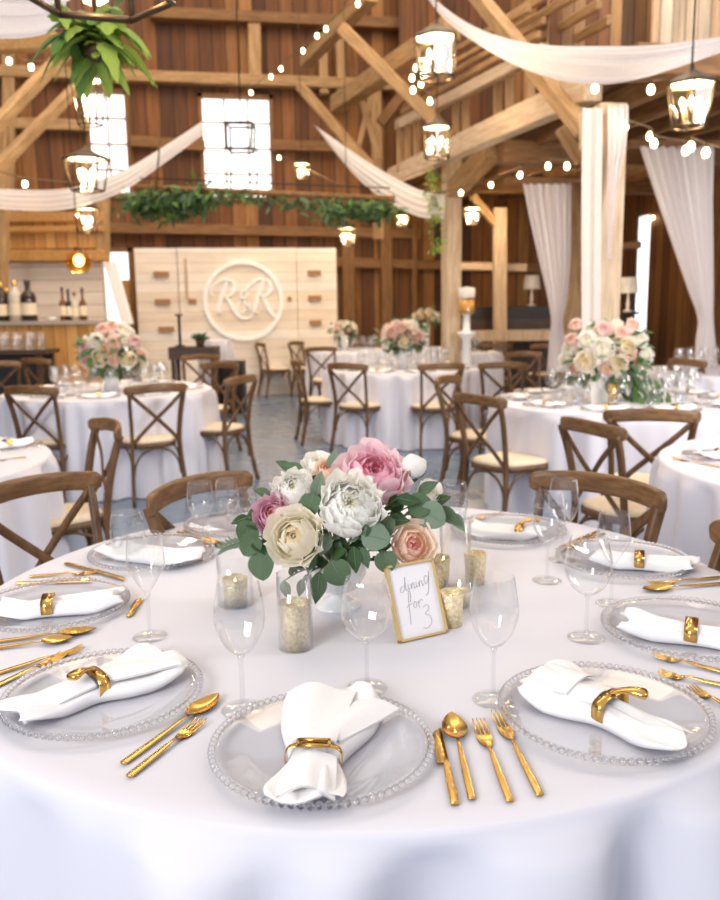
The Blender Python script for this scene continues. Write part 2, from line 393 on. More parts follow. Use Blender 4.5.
wall_with_holes(-1.0, YB, 0, 5.4, holes_r, lambda a, b_, c, d: mb.box((XR+0.05, (a+b_)/2, (c+d)/2), (0.1, b_-a, d-c)))
struct(mb.obj('wall_right', M['barn_side'], smooth=False))
mb = MB(); mb.box((XL-0.05, 7.3, 3.0), (0.1, YB-1.0, 6.0)); struct(mb.obj('wall_left', M['barn_side'], smooth=False))
mb = MB(); mb.box((-1, 6.0, -0.05), (22, 26, 0.1)); struct(mb.obj('floor', M['floor'], smooth=False))
# windows: frame, muntins and a pane each
def window(name, h, nx, nz, w=0.07):
    fr = MB(); x0, x1, z0, z1 = h; y = YB-0.0
    for x in (x0, x1): fr.box((x, y, (z0+z1)/2), (w, 0.16, z1-z0+w))
    for z in (z0, z1): fr.box(((x0+x1)/2, y, z), (x1-x0+w, 0.16, w))
    o = thing(name, 'bright barn window', 'window', ((x0+x1)/2, y, z0)); struct(o)
    f = fr.obj('window_frame', M['timber_dark'], smooth=False); origin_to(f, o.location); f.parent = o; f.location = (0, 0, 0)
    mu = MB()
    for i in range(1, nx): mu.box((x0+(x1-x0)*i/nx, y+0.02, (z0+z1)/2), (0.03, 0.03, z1-z0))
    for i in range(1, nz): mu.box(((x0+x1)/2, y+0.02, z0+(z1-z0)*i/nz), (x1-x0, 0.03, 0.03))
    if mu.v:
        q = mu.obj('muntin', M['timber_dark'], smooth=False); origin_to(q, o.location); q.parent = o; q.location = (0, 0, 0)
    pn = MB(); pn.box(((x0+x1)/2, y+0.05, (z0+z1)/2), (x1-x0, 0.008, z1-z0))
    q = pn.obj('pane', M['skylit'], smooth=False); origin_to(q, o.location); q.parent = o; q.location = (0, 0, 0)
    del o['label'], o['category']
window('window_1', holes[0], 2, 4); window('window_2', holes[1], 3, 4); window('window_3', holes[2], 1, 1)

mb = MB(); yc, zc = (holes_r[0][0]+holes_r[0][1])/2, (holes_r[0][2]+holes_r[0][3])/2
mb.box((XR+.05, yc, zc), (.01, holes_r[0][1]-holes_r[0][0], holes_r[0][3]-holes_r[0][2])); struct(mb.obj('window_4', M['skylit'], smooth=False))
def beam(name, p0, p1, w, h, mat):
    p0, p1 = Vector(p0), Vector(p1); d = p1-p0; L_ = d.length
    mb = MB(); mb.box((0, 0, 0), (w, h, L_)); o = mb.obj(name, mat, smooth=False)
    q = d.to_track_quat('Z', 'Y') if abs(d.normalized().z) < 0.9 else d.to_track_quat('Z', 'X')
    o.rotation_mode = 'QUATERNION'; o.rotation_quaternion = q; o.location = (p0+p1)/2
    bevel(o, 0.012, 1); return struct(o)
def pbeam(name, a, b_, w, h, mat, Da, Db=None):
    return beam(name, aD(*a, Da), aD(*b_, Db or Da), w, h, mat)
YW = YB-0.16
def wbeam(name, a, b_, w, mat, dep=0.18, Y=YW):
    p, q = aY(*a, Y), aY(*b_, Y); return beam(name, p, q, w, dep, mat)
# girts and studs along the far wall
wbeam('wall_girt', (-60, 70), (392, 86), 0.24, M['timber'])
wbeam('wall_girt', (150, 14), (740, 40), 0.26, M['timber_dark'])
wbeam('wall_girt', (-60, 121), (90, 126), 0.14, M['timber'])
wbeam('wall_girt', (130, 141), (205, 146), 0.10, M['timber_dark'])
wbeam('wall_girt', (270, 145), (340, 147), 0.10, M['timber_dark'])
wbeam('wall_girt', (108, 228), (420, 234), 0.13, M['timber_dark'])
wbeam('wall_girt', (330, 262), (640, 272), 0.13, M['timber_dark'])
wbeam('wall_stud', (9, 30), (9, 240), 0.20, M['timber'])
wbeam('wall_stud', (254, 24), (255, 76), 0.22, M['timber'])
wbeam('wall_stud', (322, 44), (324, 95), 0.16, M['timber'])
wbeam('wall_stud', (339, 28), (342, 110), 0.16, M['timber'])
wbeam('wall_stud', (375, 90), (378, 240), 0.20, M['timber'])
wbeam('wall_stud', (347, 214), (349, 330), 0.24, M['timber_dark'])
wbeam('wall_stud', (385, 215), (387, 330), 0.22, M['timber_dark'])
wbeam('wall_stud', (414, 225), (414, 330), 0.10, M['timber_dark'])
# left braces
pbeam('timber_brace', (-20, 142), (66, 52), 0.13, 0.13, M['timber'], 9.0, 11.0)
pbeam('timber_brace', (-20, 186), (80, 84), 0.13, 0.13, M['timber'], 10.0, 12.0)
pbeam('timber_beam', (-40, 46), (60, 42), 0.12, 0.14, M['timber_amber'], 8.0, 8.0)
pbeam('timber_post', (2, 110), (1, 300), 0.16, 0.16, M['timber'], 11.5)
# centre truss timbers
pbeam('timber_brace', (342, 28), (452, 138), 0.16, 0.16, M['timber'], 12.0, 11.4)
pbeam('timber_brace', (300, 86), (372, 168), 0.14, 0.14, M['timber'], 14.0, 13.4)
pbeam('timber_beam', (337, 104), (452, 28), 0.24, 0.26, M['timber'], 14.6, 10.6)
pbeam('timber_brace', (305, 62), (372, -6), 0.20, 0.20, M['timber'], 14.8, 12.4)
pbeam('timber_brace', (361, 98), (379, 160), 0.10, 0.10, M['timber'], 14.2)
pbeam('timber_brace', (371, 95), (358, 150), 0.09, 0.09, M['timber'], 14.2)
pbeam('timber_brace', (380, 124), (402, 96), 0.16, 0.16, M['timber_dark'], 13.8)

# loft over the side aisle: edge beam, deck, joists, posts
EA, EB = aD(392, 177, 13.6), aD(594, 85, 7.1)
beam('loft_edge_beam', EA, EB, 0.16, 0.24, M['timber_white'])
EX = 3.25
zA, zB = EA.z+0.12, (EB+(EB-EA)*0.06).z+0.12
yA, yB = EA.y, (EB+(EB-EA)*0.06).y
mb = MB()
mb.add([(EX+0.15, YB, zA), (XR, YB, zA), (EX+0.15, yB, zB), (XR, yB, zB), (EX+0.15, YB, zA+0.06), (XR, YB, zA+0.06), (EX+0.15, yB, zB+0.06), (XR, yB, zB+0.06)],
       [(0, 1, 3, 2), (4, 6, 7, 5), (0, 4, 5, 1), (2, 3, 7, 6), (0, 2, 6, 4), (1, 5, 7, 3)])
struct(mb.obj('ceiling', M['deck'], smooth=False))
for i in range(9):
    x = EX+0.42+i*0.46
    beam('loft_joist', (x, YB-0.1, zA-0.1), (x, yB, zB-0.1), 0.07, 0.2, M['timber_dark'])
for Dp in (12.4, 9.2):
    pz = zA+(zB-zA)*(Dp-yA)/(yB-yA)
    beam('loft_crossbeam', (EX, Dp, pz-0.30), (XR, Dp, pz-0.30), 0.22, 0.24, M['timber_dark'])
beam('loft_crossbeam', (EX, yB, zB-.02), (XR, yB, zB-.02), .16, .22, M['timber_dark'])
PA = aD(451, 330, 11.6); PB = aD(600, 330, 7.1)
beam('timber_post', (PA.x, PA.y, 0), (PA.x, PA.y, aD(451, 150, 11.6).z), 0.22, 0.24, M['timber_white'])
beam('timber_post', (PB.x, PB.y, 0), (PB.x, PB.y, aD(600, 106, 7.1).z), 0.24, 0.24, M['timber_white'])
pbeam('timber_post', (500, 208), (500, 380), 0.20, 0.20, M['timber_white'], 13.4)
pbeam('timber_rail', (460, 266), (526, 268), 0.17, 0.12, M['timber_white'], 13.6)
pbeam('timber_brace', (472, 195), (497, 225), 0.12, 0.12, M['timber'], 13.4)
pbeam('timber_brace', (452, 192), (492, 150), 0.22, 0.22, M['timber'], 11.6, 10.4)
pbeam('timber_brace', (474, -8), (586, 132), 0.14, 0.14, M['timber'], 9.5, 7.0)
pbeam('timber_brace', (560, 128), (582, 162), 0.10, 0.10, M['timber'], 7.4)
pbeam('timber_block', (586, 112), (586, 150), 0.09, 0.12, M['timber_white'], 6.9)
pbeam('timber_post', (570, 180), (568, 380), 0.24, 0.24, M['timber'], 10.6)
pbeam('timber_rail', (617, 246), (640, 245), 0.16, 0.10, M['timber_dark'], 12.8)
# loft balustrade and studs above the edge beam
pbeam('loft_rail', (398, 125), (545, 50), 0.11, 0.14, M['timber_white'], 13.0, 9.2)
for a_, b_, w_ in (((402, 112), (540, 34), .055), ((410, 97), (545, 20), .05), ((430, 76), (552, 8), .05), ((452, 52), (530, 8), .06)):
    pbeam('loft_rail', a_, b_, w_, w_*1.4, M['timber'], 13.2, 9.4)
for k, (x, y0, y1) in enumerate([(400, 118, 172), (408, 118, 168), (417, 115, 163), (456, 95, 146), (466, 92, 140), (498, 78, 124), (510, 68, 118), (530, 60, 108)]):
    pbeam('loft_stud', (x, y0), (x, y1), 0.10, 0.10, M['timber'], 12.9-(x-400)*0.026)
for k, (a, b_) in enumerate([((500, 24), (560, -14)), ((508, 36), (580, -8)), ((525, 48), (600, 4)), ((548, 54), (610, 20))]):
    pbeam('loft_rafter', a, b_, 0.06, 0.10, M['timber'], 10.4, 8.8)
def panel_D(name, px0, py0, px1, py1, D_, mat, th=0.06):
    a, b_, c = aD(px0, py1, D_), aD(px1, py1, D_), aD(px0, py0, D_)
    mb = MB(); w_ = (Vector((b_.x, b_.y, 0))-Vector((a.x, a.y, 0))).length; h_ = abs(c.z-a.z)
    mb.box((0, 0, h_/2), (w_, th, h_)); o = mb.obj(name, mat, smooth=False)
    o.location = ((a.x+b_.x)/2, (a.y+b_.y)/2, min(a.z, c.z)); o.rotation_euler = (0, 0, heading(b_-a)); return o
struct(panel_D('loft_partition', 545, -40, 760, 126, 9.6, M['loft_boards']))
struct(panel_D('loft_partition', 648, -40, 760, 118, 9.2, M['pale_boards']))
struct(panel_D('loft_partition', 400, -40, 560, 180, 15.4, M['barn']))
# dark lower aisle wall, white ledge
o = panel_D('trim_1', 455, 331, 600, 341, 13.0, M['timber_white'], 0.5); struct(o)

# ------------------------------------------------------------------ sign wall
sg = rect_Y(137, 248, 337, 360, 14.0)
sx0, sx1, sz1 = sg[0], sg[1], sg[3]
sign = thing('backdrop_wall', 'whitewashed plank backdrop wall with round monogram at the far end of the hall', 'backdrop', ((sx0+sx1)/2, 14.0, 0))
sw = sx1-sx0
mb = MB()
for a, b_ in ((-0.5, -0.297), (-0.293, 0.293), (0.297, 0.5)): mb.box(((a+b_)/2*sw, 0.0 if abs(a+b_) < .1 else 0.03, sz1/2), ((b_-a)*sw, 0.08, sz1))
ppn = mb.obj('plank_panel', M['pallet'], sign, smooth=False)
PXM = sw/200.0          # metres per photo pixel on this wall
def s_loc(px, py): return ((px-237)*PXM, sz1-(py-248)*PXM)
for (x, y, w_) in [(162, 273, 15), (162, 300, 15), (164, 327, 15), (314, 273, 13), (314, 298, 13), (314, 323, 12), (191, 300, 8), (288, 299, 4)]:
    u, v = s_loc(x, y); q = MB(); q.box((u, -0.03, v), (w_*PXM, 0.06, 5*PXM)); q.obj('slot', M['slot'], ppn, smooth=False)
q = MB(); u, v = s_loc(186, 278); q.box((u, -0.03, v), (2.5*PXM, 0.06, 40*PXM)); q.obj('batten', M['timber_white'], sign, smooth=False)
cu, cv = s_loc(241.5, 300)
ri = MB(); P = []
for k in range(65):
    w = 2*PI*k/64; P.append([Vector((cu+rr*PXM*math.cos(w), yy, cv+rr*PXM*math.sin(w))) for rr, yy in ((40, -0.045), (40, -0.085), (36, -0.085), (36, -0.045), (40, -0.045))])
ri.grid(P); ri.obj('monogram_ring', M['white_paint'], sign, smooth=False)
def ribbon(mb, pts, y, th):
    """flat stroke of varying width in the xz plane; pts (x,z,w)"""
    n_ = len(pts); P = []
    for i in range(n_):
        a, b_ = pts[max(0, i-1)], pts[min(n_-1, i+1)]
        t = Vector((b_[0]-a[0], b_[1]-a[1])); t = t.normalized() if t.length > 0 else Vector((1, 0)); nx, nz = -t.y, t.x
        x, z, w_ = pts[i]
        P.append([Vector((x+nx*w_/2, y, z+nz*w_/2)), Vector((x+nx*w_/2, y-th, z+nz*w_/2)), Vector((x-nx*w_/2, y-th, z-nz*w_/2)), Vector((x-nx*w_/2, y, z-nz*w_/2)), Vector((x+nx*w_/2, y, z+nz*w_/2))])
    mb.grid(P)
def crs(pts, n_=6):
    out = []
    P = [pts[0]]+list(pts)+[pts[-1]]
    for i in range(1, len(P)-2):
        for k in range(n_):
            t = k/n_; o_ = []
            for c in range(len(pts[0])):
                a, b_, c_, d = P[i-1][c], P[i][c], P[i+1][c], P[i+2][c]
                o_.append(0.5*((2*b_)+(-a+c_)*t+(2*a-5*b_+4*c_-d)*t*t+(-a+3*b_-3*c_+d)*t**3))
            out.append(tuple(o_))
    out.append(tuple(pts[-1])); return out
def sz(x, y, w_):       # zoomed sign crop -> wall
    px, py = 130+x/3.43, 240+y/3.43; u, v = s_loc(px, py); return (u, v, w_*1.02/3.43*PXM)
def letter(name, strokes):
    mb = MB()
    for st in strokes: ribbon(mb, crs([sz(*p) for p in st]), -0.041, 0.03)
    mb.obj(name, M['white_paint'], sign, smooth=False)
def letter_R(dx, leg):
    return [[(330+dx, 136, 6), (318+dx, 165, 13), (304+dx, 205, 13), (292+dx, 246, 8)],
            [(286+dx, 247, 7), (310+dx, 244, 5)],
            [(280+dx, 188, 4), (272+dx, 172, 5), (285+dx, 150, 6), (318+dx, 133, 7), (345+dx, 138, 10), (354+dx, 158, 13), (340+dx, 184, 10), (314+dx, 192, 5)], leg]
letter('letter_r', letter_R(0, [(318, 192, 5), (334, 205, 11), (350, 236, 13), (372, 262, 9), (400, 264, 5), (412, 250, 4)]))
letter('letter_r', letter_R(124, [(442, 192, 5), (456, 205, 11), (470, 236, 13), (486, 258, 10), (506, 264, 4)]))
letter('ampersand', [[(404, 240, 5), (388, 214, 8), (374, 190, 7), (380, 172, 6), (393, 176, 6), (390, 194, 6), (366, 214, 6), (358, 232, 7), (372, 246, 6), (394, 232, 5), (406, 208, 4)]])

# ------------------------------------------------------------------ chair
def chair_proto(label):
    t = thing('crossback_chair', label, 'chair')
    # local: +Y is the way the sitter faces
    for s_ in (-1, 1):
        mb = MB(); pts = [(s_*0.212, -0.245, 0), (s_*0.196, -0.205, 0.20), (s_*0.183, -0.185, 0.42), (s_*0.184, -0.195, 0.56), (s_*0.196, -0.225, 0.72), (s_*0.208, -0.262, 0.845)]
        mb.tube(crs(pts, 4), 1, 10, flat=(0.019, 0.014)); mb.obj('rear_leg', M['chair'], t)
        mb = MB(); pts = [(s_*0.205, 0.215, 0), (s_*0.195, 0.195, 0.14), (s_*0.186, 0.180, 0.30), (s_*0.183, 0.176, 0.43)]
        mb.tube(crs(pts, 4), [0.013]*3+[0.014]*3+[0.018]*4+[0.026]*2+[0.028], 10); mb.obj('front_leg', M['chair'], t)
    mb = MB(); pts = [(-0.236, -0.232, 0.848), (-0.19, -0.262, 0.855), (-0.10, -0.288, 0.864), (0, -0.296, 0.867), (0.10, -0.288, 0.864), (0.19, -0.262, 0.855), (0.236, -0.232, 0.848)]
    mb.tube(crs(pts, 4), [0.55, 0.8]+[1.0]*21+[0.8, 0.55], 14, flat=(0.033, 0.013)); mb.obj('top_rail', M['rail'], t)
    for s_ in (-1, 1):
        mb = MB(); pts = [(s_*0.205, -0.252, 0.83), (s_*0.10, -0.250-0.012*s_*0, 0.73), (0.0, -0.232+0.006*s_, 0.635), (-s_*0.09, -0.212, 0.55), (-s_*0.178, -0.192, 0.455)]
        mb.tube(crs(pts, 5), 1, 8, flat=(0.0055, 0.015), up=Vector((0, 1, 0))); mb.obj('cross_brace', M['chair'], t)
    # seat: rounded trapezoid
    def outline(k, n_=36):
        o_ = []
        for i in range(n_):
            w = 2*PI*i/n_; c, s2 = math.cos(w), math.sin(w)
            e = 0.5
            x = math.copysign(abs(c)**e, c); y = math.copysign(abs(s2)**e, s2)
            o_.append((x*(0.205+0.028*y)*k, y*0.205*k))
        return o_
    mb = MB(); rows = []
    for k, z in ((0.93, 0.412), (1.0, 0.416), (1.0, 0.448), (0.94, 0.452), (0.5, 0.452)): rows.append([Vector((x, y, z)) for x, y in outline(k)])
    mb.grid(rows, close_u=True); mb.f.append(tuple(range(36))); mb.m.append(0); mb.obj('seat_frame', M['chair'], t)
    mb = MB(); rows = []
    for k, z in ((0.95, 0.449), (0.965, 0.458), (0.93, 0.470), (0.80, 0.477), (0.45, 0.480), (0.02, 0.480)): rows.append([Vector((x, y, z)) for x, y in outline(k)])
    mb.grid(rows, close_u=True); mb.obj('seat', M['seat'], t)
    # bentwood arches under the seat
    for a, b_ in (((-.188, .183), (.188, .183)), ((-.190, -.190), (.190, -.190)), ((-.186, .183), (-.186, -.190)), ((.186, .183), (.186, -.190))):
        a, b_ = Vector(a), Vector(b_); mb = MB()
        pts = [(*(a.lerp(b_, u)), z) for u, z in ((0.02, 0.20), (0.06, 0.29), (0.18, 0.365), (0.36, 0.40), (0.5, 0.408), (0.64, 0.40), (0.82, 0.365), (0.94, 0.29), (0.98, 0.20))]
        mb.tube(crs(pts, 3), 0.0085, 8); mb.obj('arch_brace', M['chair'], t)
    return t
_chair = []
def chair(px, py, face, label, z=0.865):
    """top rail centre seen at px,py ; face = point the sitter looks at, or heading in degrees from camera-forward"""
    p = aZ(px, py, z)
    if isinstance(face, (int, float)):
        a = YAW+R(face); f = Vector((math.sin(a), math.cos(a), 0))
    else: f = (Vector((face[0], face[1], 0))-Vector((p.x, p.y, 0))).normalized()
    loc = Vector((p.x, p.y, 0)) + f*0.285
    rz = heading(f)-PI/2
    if not _chair: _chair.append(chair_proto(label)); o = _chair[0]; o.location = loc; o.rotation_euler = (0, 0, rz)
    else: o = dup(_chair[0], loc, rz, label)
    o['group'] = 'crossback chairs at the banquet tables'
    return o

# ------------------------------------------------------------------ tables
T = 0.765
def cloth_mesh(rad, seed, nt_=300, amp=0.035, nf=16, top=T, mats='linen'):
    rr = random.Random(seed); ph = [(k, rr.random()*2*PI, rr.uniform(.4, 1)) for k in (nf-5, nf, nf+4, nf+9, nf+17)]
    rows = []
    prof = [(0.0004, 0, 0), (0.25, 0, 0), (0.5, 0, 0), (0.95, 0, 0), (0.988, 0.0, 0), (0.996, -0.003, 0), (1.0, -0.009, 0), (1.004, -0.022, .06)]
    for k in range(1, 17): prof.append((1.006+0.004*(k/16)**1.6, -0.03-(top-0.036)*(k/16)**1.6, (k/16)**0.42))
    for (q, dz, am) in prof:
        row = []
        for i in range(nt_):
            w = 2*PI*i/nt_
            s_ = sum(a*math.cos(k*w+p) for k, p, a in ph)/2.0
            s_ = (math.copysign(abs(s_)**0.8, s_))
            row.append(Vector(((rad*q+amp*am*(s_+0.5))*math.cos(w), (rad*q+amp*am*(s_+0.5))*math.sin(w), top+dz)))
        rows.append(row)
    mb = MB(); mb.grid(rows, close_u=True); mb.f.append(tuple(range(nt_))); mb.m.append(0)
    return mb
def table(c, rad, label, seed, mat='linen_far', amp=0.04, nf=16):
    o = cloth_mesh(rad, seed, amp=amp, nf=nf).obj('tablecloth', M[mat]); o.location = (c.x, c.y, 0)
    return tag(o, label, 'tablecloth', 'white round tablecloths')
CM = cf(0.004, 1.843); RM = 0.895
C1 = cf((110-360)/830*7.0, 7.0); C2 = cf((405-360)/830*9.1, 9.1); C3 = cf((622-360)/830*5.75, 5.75)
C4 = cf((-172-360)/830*3.6, 3.6); C5 = cf((902-360)/830*3.28, 3.28)
C6 = cf((356-360)/830*13.3, 13.3); C7 = cf((474-360)/830*12.2, 12.2); C8 = cf((720-360)/830*8.2, 8.2); C9 = cf((20-360)/830*10.0, 10.0)
table(CM, RM, 'large white floor-length tablecloth on the foreground round table', 1, 'linen', 0.075, 15)
table(C1, 0.85, 'white floor-length tablecloth on the round table in front of the bar', 2)
table(C2, 0.86, 'white floor-length tablecloth on the round table in the middle of the hall', 3)
table(C3, 0.88, 'white floor-length tablecloth under the bouquet beside the wrapped post', 4)
table(C4, 0.89, 'white tablecloth cut off by the frame next to the two oak chairs', 5)
table(C5, 0.89, 'white tablecloth cut off by the frame behind the foreground table', 6)
table(C6, 0.75, 'white tablecloth on the farthest round table near the plank backdrop', 7)
table(C7, 0.42, 'white cloth on the small round table near the pale square post', 8)
table(C8, 0.80, 'white tablecloth on the round table behind the wrapped post bouquet', 9)

# ------------------------------------------------------------------ glassware
def ring_prof(outer, th): 
    inner = [(max(r_-th, 0.0), z) for r_, z in reversed(outer)]; return outer+inner
def glass_proto(name, label, cat, h, bowl, stem_h, foot_r, n=32, water=None, stem_r=0.0038):
    t = thing(name, label, cat)
    prof = [(r_, stem_h+z) for r_, z in bowl]
    th = 0.0012
    mb = MB(); mb.lathe(prof+[(max(r_-th, 0.0002), z+0.0004) for r_, z in reversed(prof)], n*3 if n > 20 else n, close=False, rib=.009 if n > 20 else 0, ribn=14); mb.obj('bowl', M['glass'], t)
    if stem_h > 0.02:
        mb = MB(); mb.lathe([(0.0001, 0.006), (stem_r*1.8, 0.0065), (stem_r*1.1, 0.014), (stem_r, 0.03), (stem_r, stem_h-0.012), (stem_r*1.5, stem_h-0.002), (0.0001, stem_h+0.001)], 12, close=False); mb.obj('stem', M['glass_stem'], t)
        mb = MB(); mb.lathe([(0.0001, 0.0), (foot_r*.96, 0.0), (foot_r, 0.0012), (foot_r*.96, 0.0022), (foot_r*.5, 0.004), (stem_r*1.8, 0.0065), (0.0001, 0.0068)], n, close=False); mb.obj('foot', M['glass'], t)
    if water:
        def rad_at(z):
            for (r0, z0), (r1, z1) in zip(bowl, bowl[1:]):
                if z0 <= z <= z1: return r0+(r1-r0)*(z-z0)/max(1e-6, z1-z0)
            return bowl[-1][0]
        ins = [(max(r_-0.002, .0002), stem_h+z+0.001) for r_, z in bowl if z < water]
        mb = MB(); mb.lathe(ins+[(rad_at(water)-0.002, stem_h+water), (0.0002, stem_h+water)], n, close=False); mb.obj('water', M['water'], t)
    return t
def sc_bowl(pts, n_=5): return crs(pts, n_)
TULIP = sc_bowl([(0.0003, 0), (0.016, 0.006), (0.030, 0.026), (0.0385, 0.052), (0.0375, 0.078), (0.033, 0.108), (0.0315, 0.118)])
WINE = sc_bowl([(0.0003, 0), (0.017, 0.004), (0.035, 0.022), (0.044, 0.048), (0.043, 0.075), (0.037, 0.102), (0.034, 0.112)])
TUMB = sc_bowl([(0.0003, 0), (0.026, 0.002), (0.036, 0.020), (0.041, 0.055), (0.040, 0.085), (0.035, 0.115)])
FLUTED = sc_bowl([(0.0003, 0), (0.012, 0.010), (0.034, 0.050), (0.0365, 0.066), (0.0335, 0.10), (0.031, 0.118)])
def place_glass(kind, px, py, label, s_=1.0, water=None):
    p = aZ(px, py, T)
    if kind == 'wine': o = glass_proto('wine_glass', label, 'glass', .2, WINE, 0.088, 0.036, water=water)
    elif kind == 'tulip': o = glass_proto('wine_glass', label, 'glass', .2, TULIP, 0.092, 0.034, water=water)
    elif kind == 'flute': o = glass_proto('wine_glass', label, 'glass', .2, FLUTED, 0.090, 0.034, water=water)
    else: o = glass_proto('water_glass', label, 'glass', .12, TUMB, 0.004 if False else 0.0, 0.03, water=water)
    o.location = (p.x, p.y, T+0.0005); o.scale = (s_, s_, s_); return o
place_glass('wine', 367, 688, 'large empty wine glass in front of the peony bouquet, behind the front plate', 1.0)
place_glass('tulip', 243, 710, 'empty wine glass beside the spoon tip, between two front plates', 1.06)
place_glass('tulip', 493, 700, 'empty wine glass beside the white-card frame, behind the two gold forks', 1.03)
place_glass('flute', 150, 637, 'empty stemmed glass beyond the napkin with the scrolled gold ring', 1.04)
place_glass('wine', 586, 638, 'empty stemmed glass with wide bowl beside the plate with the banded napkin', 1.03)
place_glass('flute', 611, 604, 'empty slim stemmed glass next to the plate before the curved oak chair rail', 1.0)
place_glass('tulip', 547, 581, 'stemmed glass filled with water before the curved oak chair rail', 1.04, water=0.085)
place_glass('tulip', 562, 560, 'empty stemmed glass just behind the water-filled stemmed glass', 1.02)
place_glass('flute', 203, 558, 'empty stemmed glass before the tilted oak chair rail left of the bouquet', 1.0)
place_glass('tumbler', 129, 558, 'stemless glass half filled with water behind the plate nearest the big oak chair', 1.1, water=0.045)
place_glass('tumbler', 243, 531, 'stemless water glass half hidden by the pink flower and leaves', 1.1, water=0.09)
place_glass('tumbler', 453, 522, 'stemless water glass behind the bouquet beside the white rosebud', 1.1, water=0.08)
place_glass('tulip', 229, 545, 'empty stemmed glass hidden partly behind the eucalyptus leaves', 0.9)

# ------------------------------------------------------------------ chargers
def charger_proto(label, group, nb=84, n=64, rad=0.168):
    t = thing('charger_plate', label, 'plate', group=group)
    mb = MB(); mb.lathe([(0.0002, 0.001), (0.100, 0.001), (0.112, 0.003), (0.150, 0.012), (0.160, 0.014), (0.160, 0.017), (0.150, 0.0155), (0.112, 0.0065), (0.100, 0.0045), (0.0002, 0.0045)], n, close=False)
    mb.obj('plate_body', M['glass_plate'], t)
    mb = MB(); br = PI*2*0.1625/nb/2*0.94
    for i in range(nb):
        w = 2*PI*i/nb; mb.sphere((0.1625*math.cos(w), 0.1625*math.sin(w), 0.0155), br, n=10, k=6)
    mb.obj('beaded_rim', M['bead_real'], t)
    return t
def plate_at(p, label, proto=[None]):
    if proto[0] is None: proto[0] = charger_proto(label, 'beaded glass chargers on the foreground table'); o = proto[0]
    else: o = dup(proto[0], label=label)
    o.location = (p.x, p.y, T+0.0005); return o
PL = {}
for key, x, d, lab in [('front', -0.0634, 1.148, 'beaded glass charger plate at the very front, under the napkin with the flat gold buckle'),
                       ('lfront', -0.444, 1.332, 'beaded glass charger plate under the napkin with the scrolled gold ring, beside the spoon'),
                       ('rfront', 0.385, 1.243, 'beaded glass charger plate under the pointed napkin beside the two front forks'),
                       ('right', 0.652, 1.582, 'beaded glass charger plate under the banded napkin cut by the frame edge'),
                       ('rback', 0.669, 2.046, 'beaded glass charger plate before the curved oak chair rail'),
                       ('left', -0.690, 1.767, 'beaded glass charger plate under the flat banded napkin at the frame edge'),
                       ('lback', -0.565, 2.164, 'beaded glass charger plate under the crumpled napkin by the half-filled glass')]:
    p = cf(x, d); PL[key] = p; plate_at(p, lab)
p = aZ(240, 527, T); PL['bl'] = p; plate_at(p, 'beaded glass charger plate behind the leaves near the stemless water glass')
p = aZ(508, 533, T); PL['br'] = p; plate_at(p, 'beaded glass charger plate under the wide napkin beside the gold votives')

# ------------------------------------------------------------------ napkins and rings
def nap_mesh(L_, prof, seed, amp=0.012, ns=26, nc=48):
    """soft folded napkin along +X. prof: (t, left half width, right half width, height)"""
    rr = random.Random(seed); cp = crs(prof, max(3, ns//len(prof)))
    ph = [rr.random()*6.28 for _ in range(5)]; rows = []
    for (t, wl, wr_, h) in cp:
        row = []
        for j in range(nc):
            w = 2*PI*j/nc; c, s_ = math.cos(w), math.sin(w)
            e = 0.8; c2 = math.copysign(abs(c)**e, c)
            y = (wl if c2 > 0 else wr_)*c2
            top = .78*h*abs(s_)**0.55
            u = c2
            pleat = amp*(1.1-2*abs(math.sin(2.6*u+ph[0]+.9*t))+0.7*math.sin(8*u+ph[1]-2*t)+0.4*math.sin(15*u+ph[2]))*0.42*abs(s_)**0.5*(0.45+abs(t))
            z = (top+max(-h*0.5, pleat)) if s_ >= 0 else 0.0
            skew = 0.012*math.sin(3*u+ph[3])*abs(t)
            row.append(Vector((t*L_+skew, y, z+.018*max(0, abs(t)-.55)/.45)))
        rows.append(row)
    for e in (0, -1):
        c0 = [Vector((p.x+(-.004 if e == 0 else .004), p.y*.97, min(p.z, .020))) for p in rows[e]]
        rows.insert(0, c0) if e == 0 else rows.append(c0)
    mb = MB(); mb.grid(rows, close_u=True)
    return mb
def flap(L0, L1, wfun, z0, z1, seed, th=0.003, n_=16):
    """extra thin folded layer lying over the napkin"""
    rr = random.Random(seed); a = rr.random()*6; top = []; 
    for i in range(n_+1):
        u = i/n_; x = L0+(L1-L0)*u; lo, hi = wfun(u); row = []
        for j in range(n_+1):
            v = j/n_; y = lo+(hi-lo)*v
            row.append(Vector((x, y, z0+(z1-z0)*u + 0.006*math.sin(7*v+a+2*u)*(0.3+u)*0.7 - 0.010*(2*v-1)**2)))
        top.append(row)
    mb = MB(); mb.grid(top); mb.grid([[p+Vector((0, 0, -th)) for p in reversed(r_)] for r_ in top])
    return mb
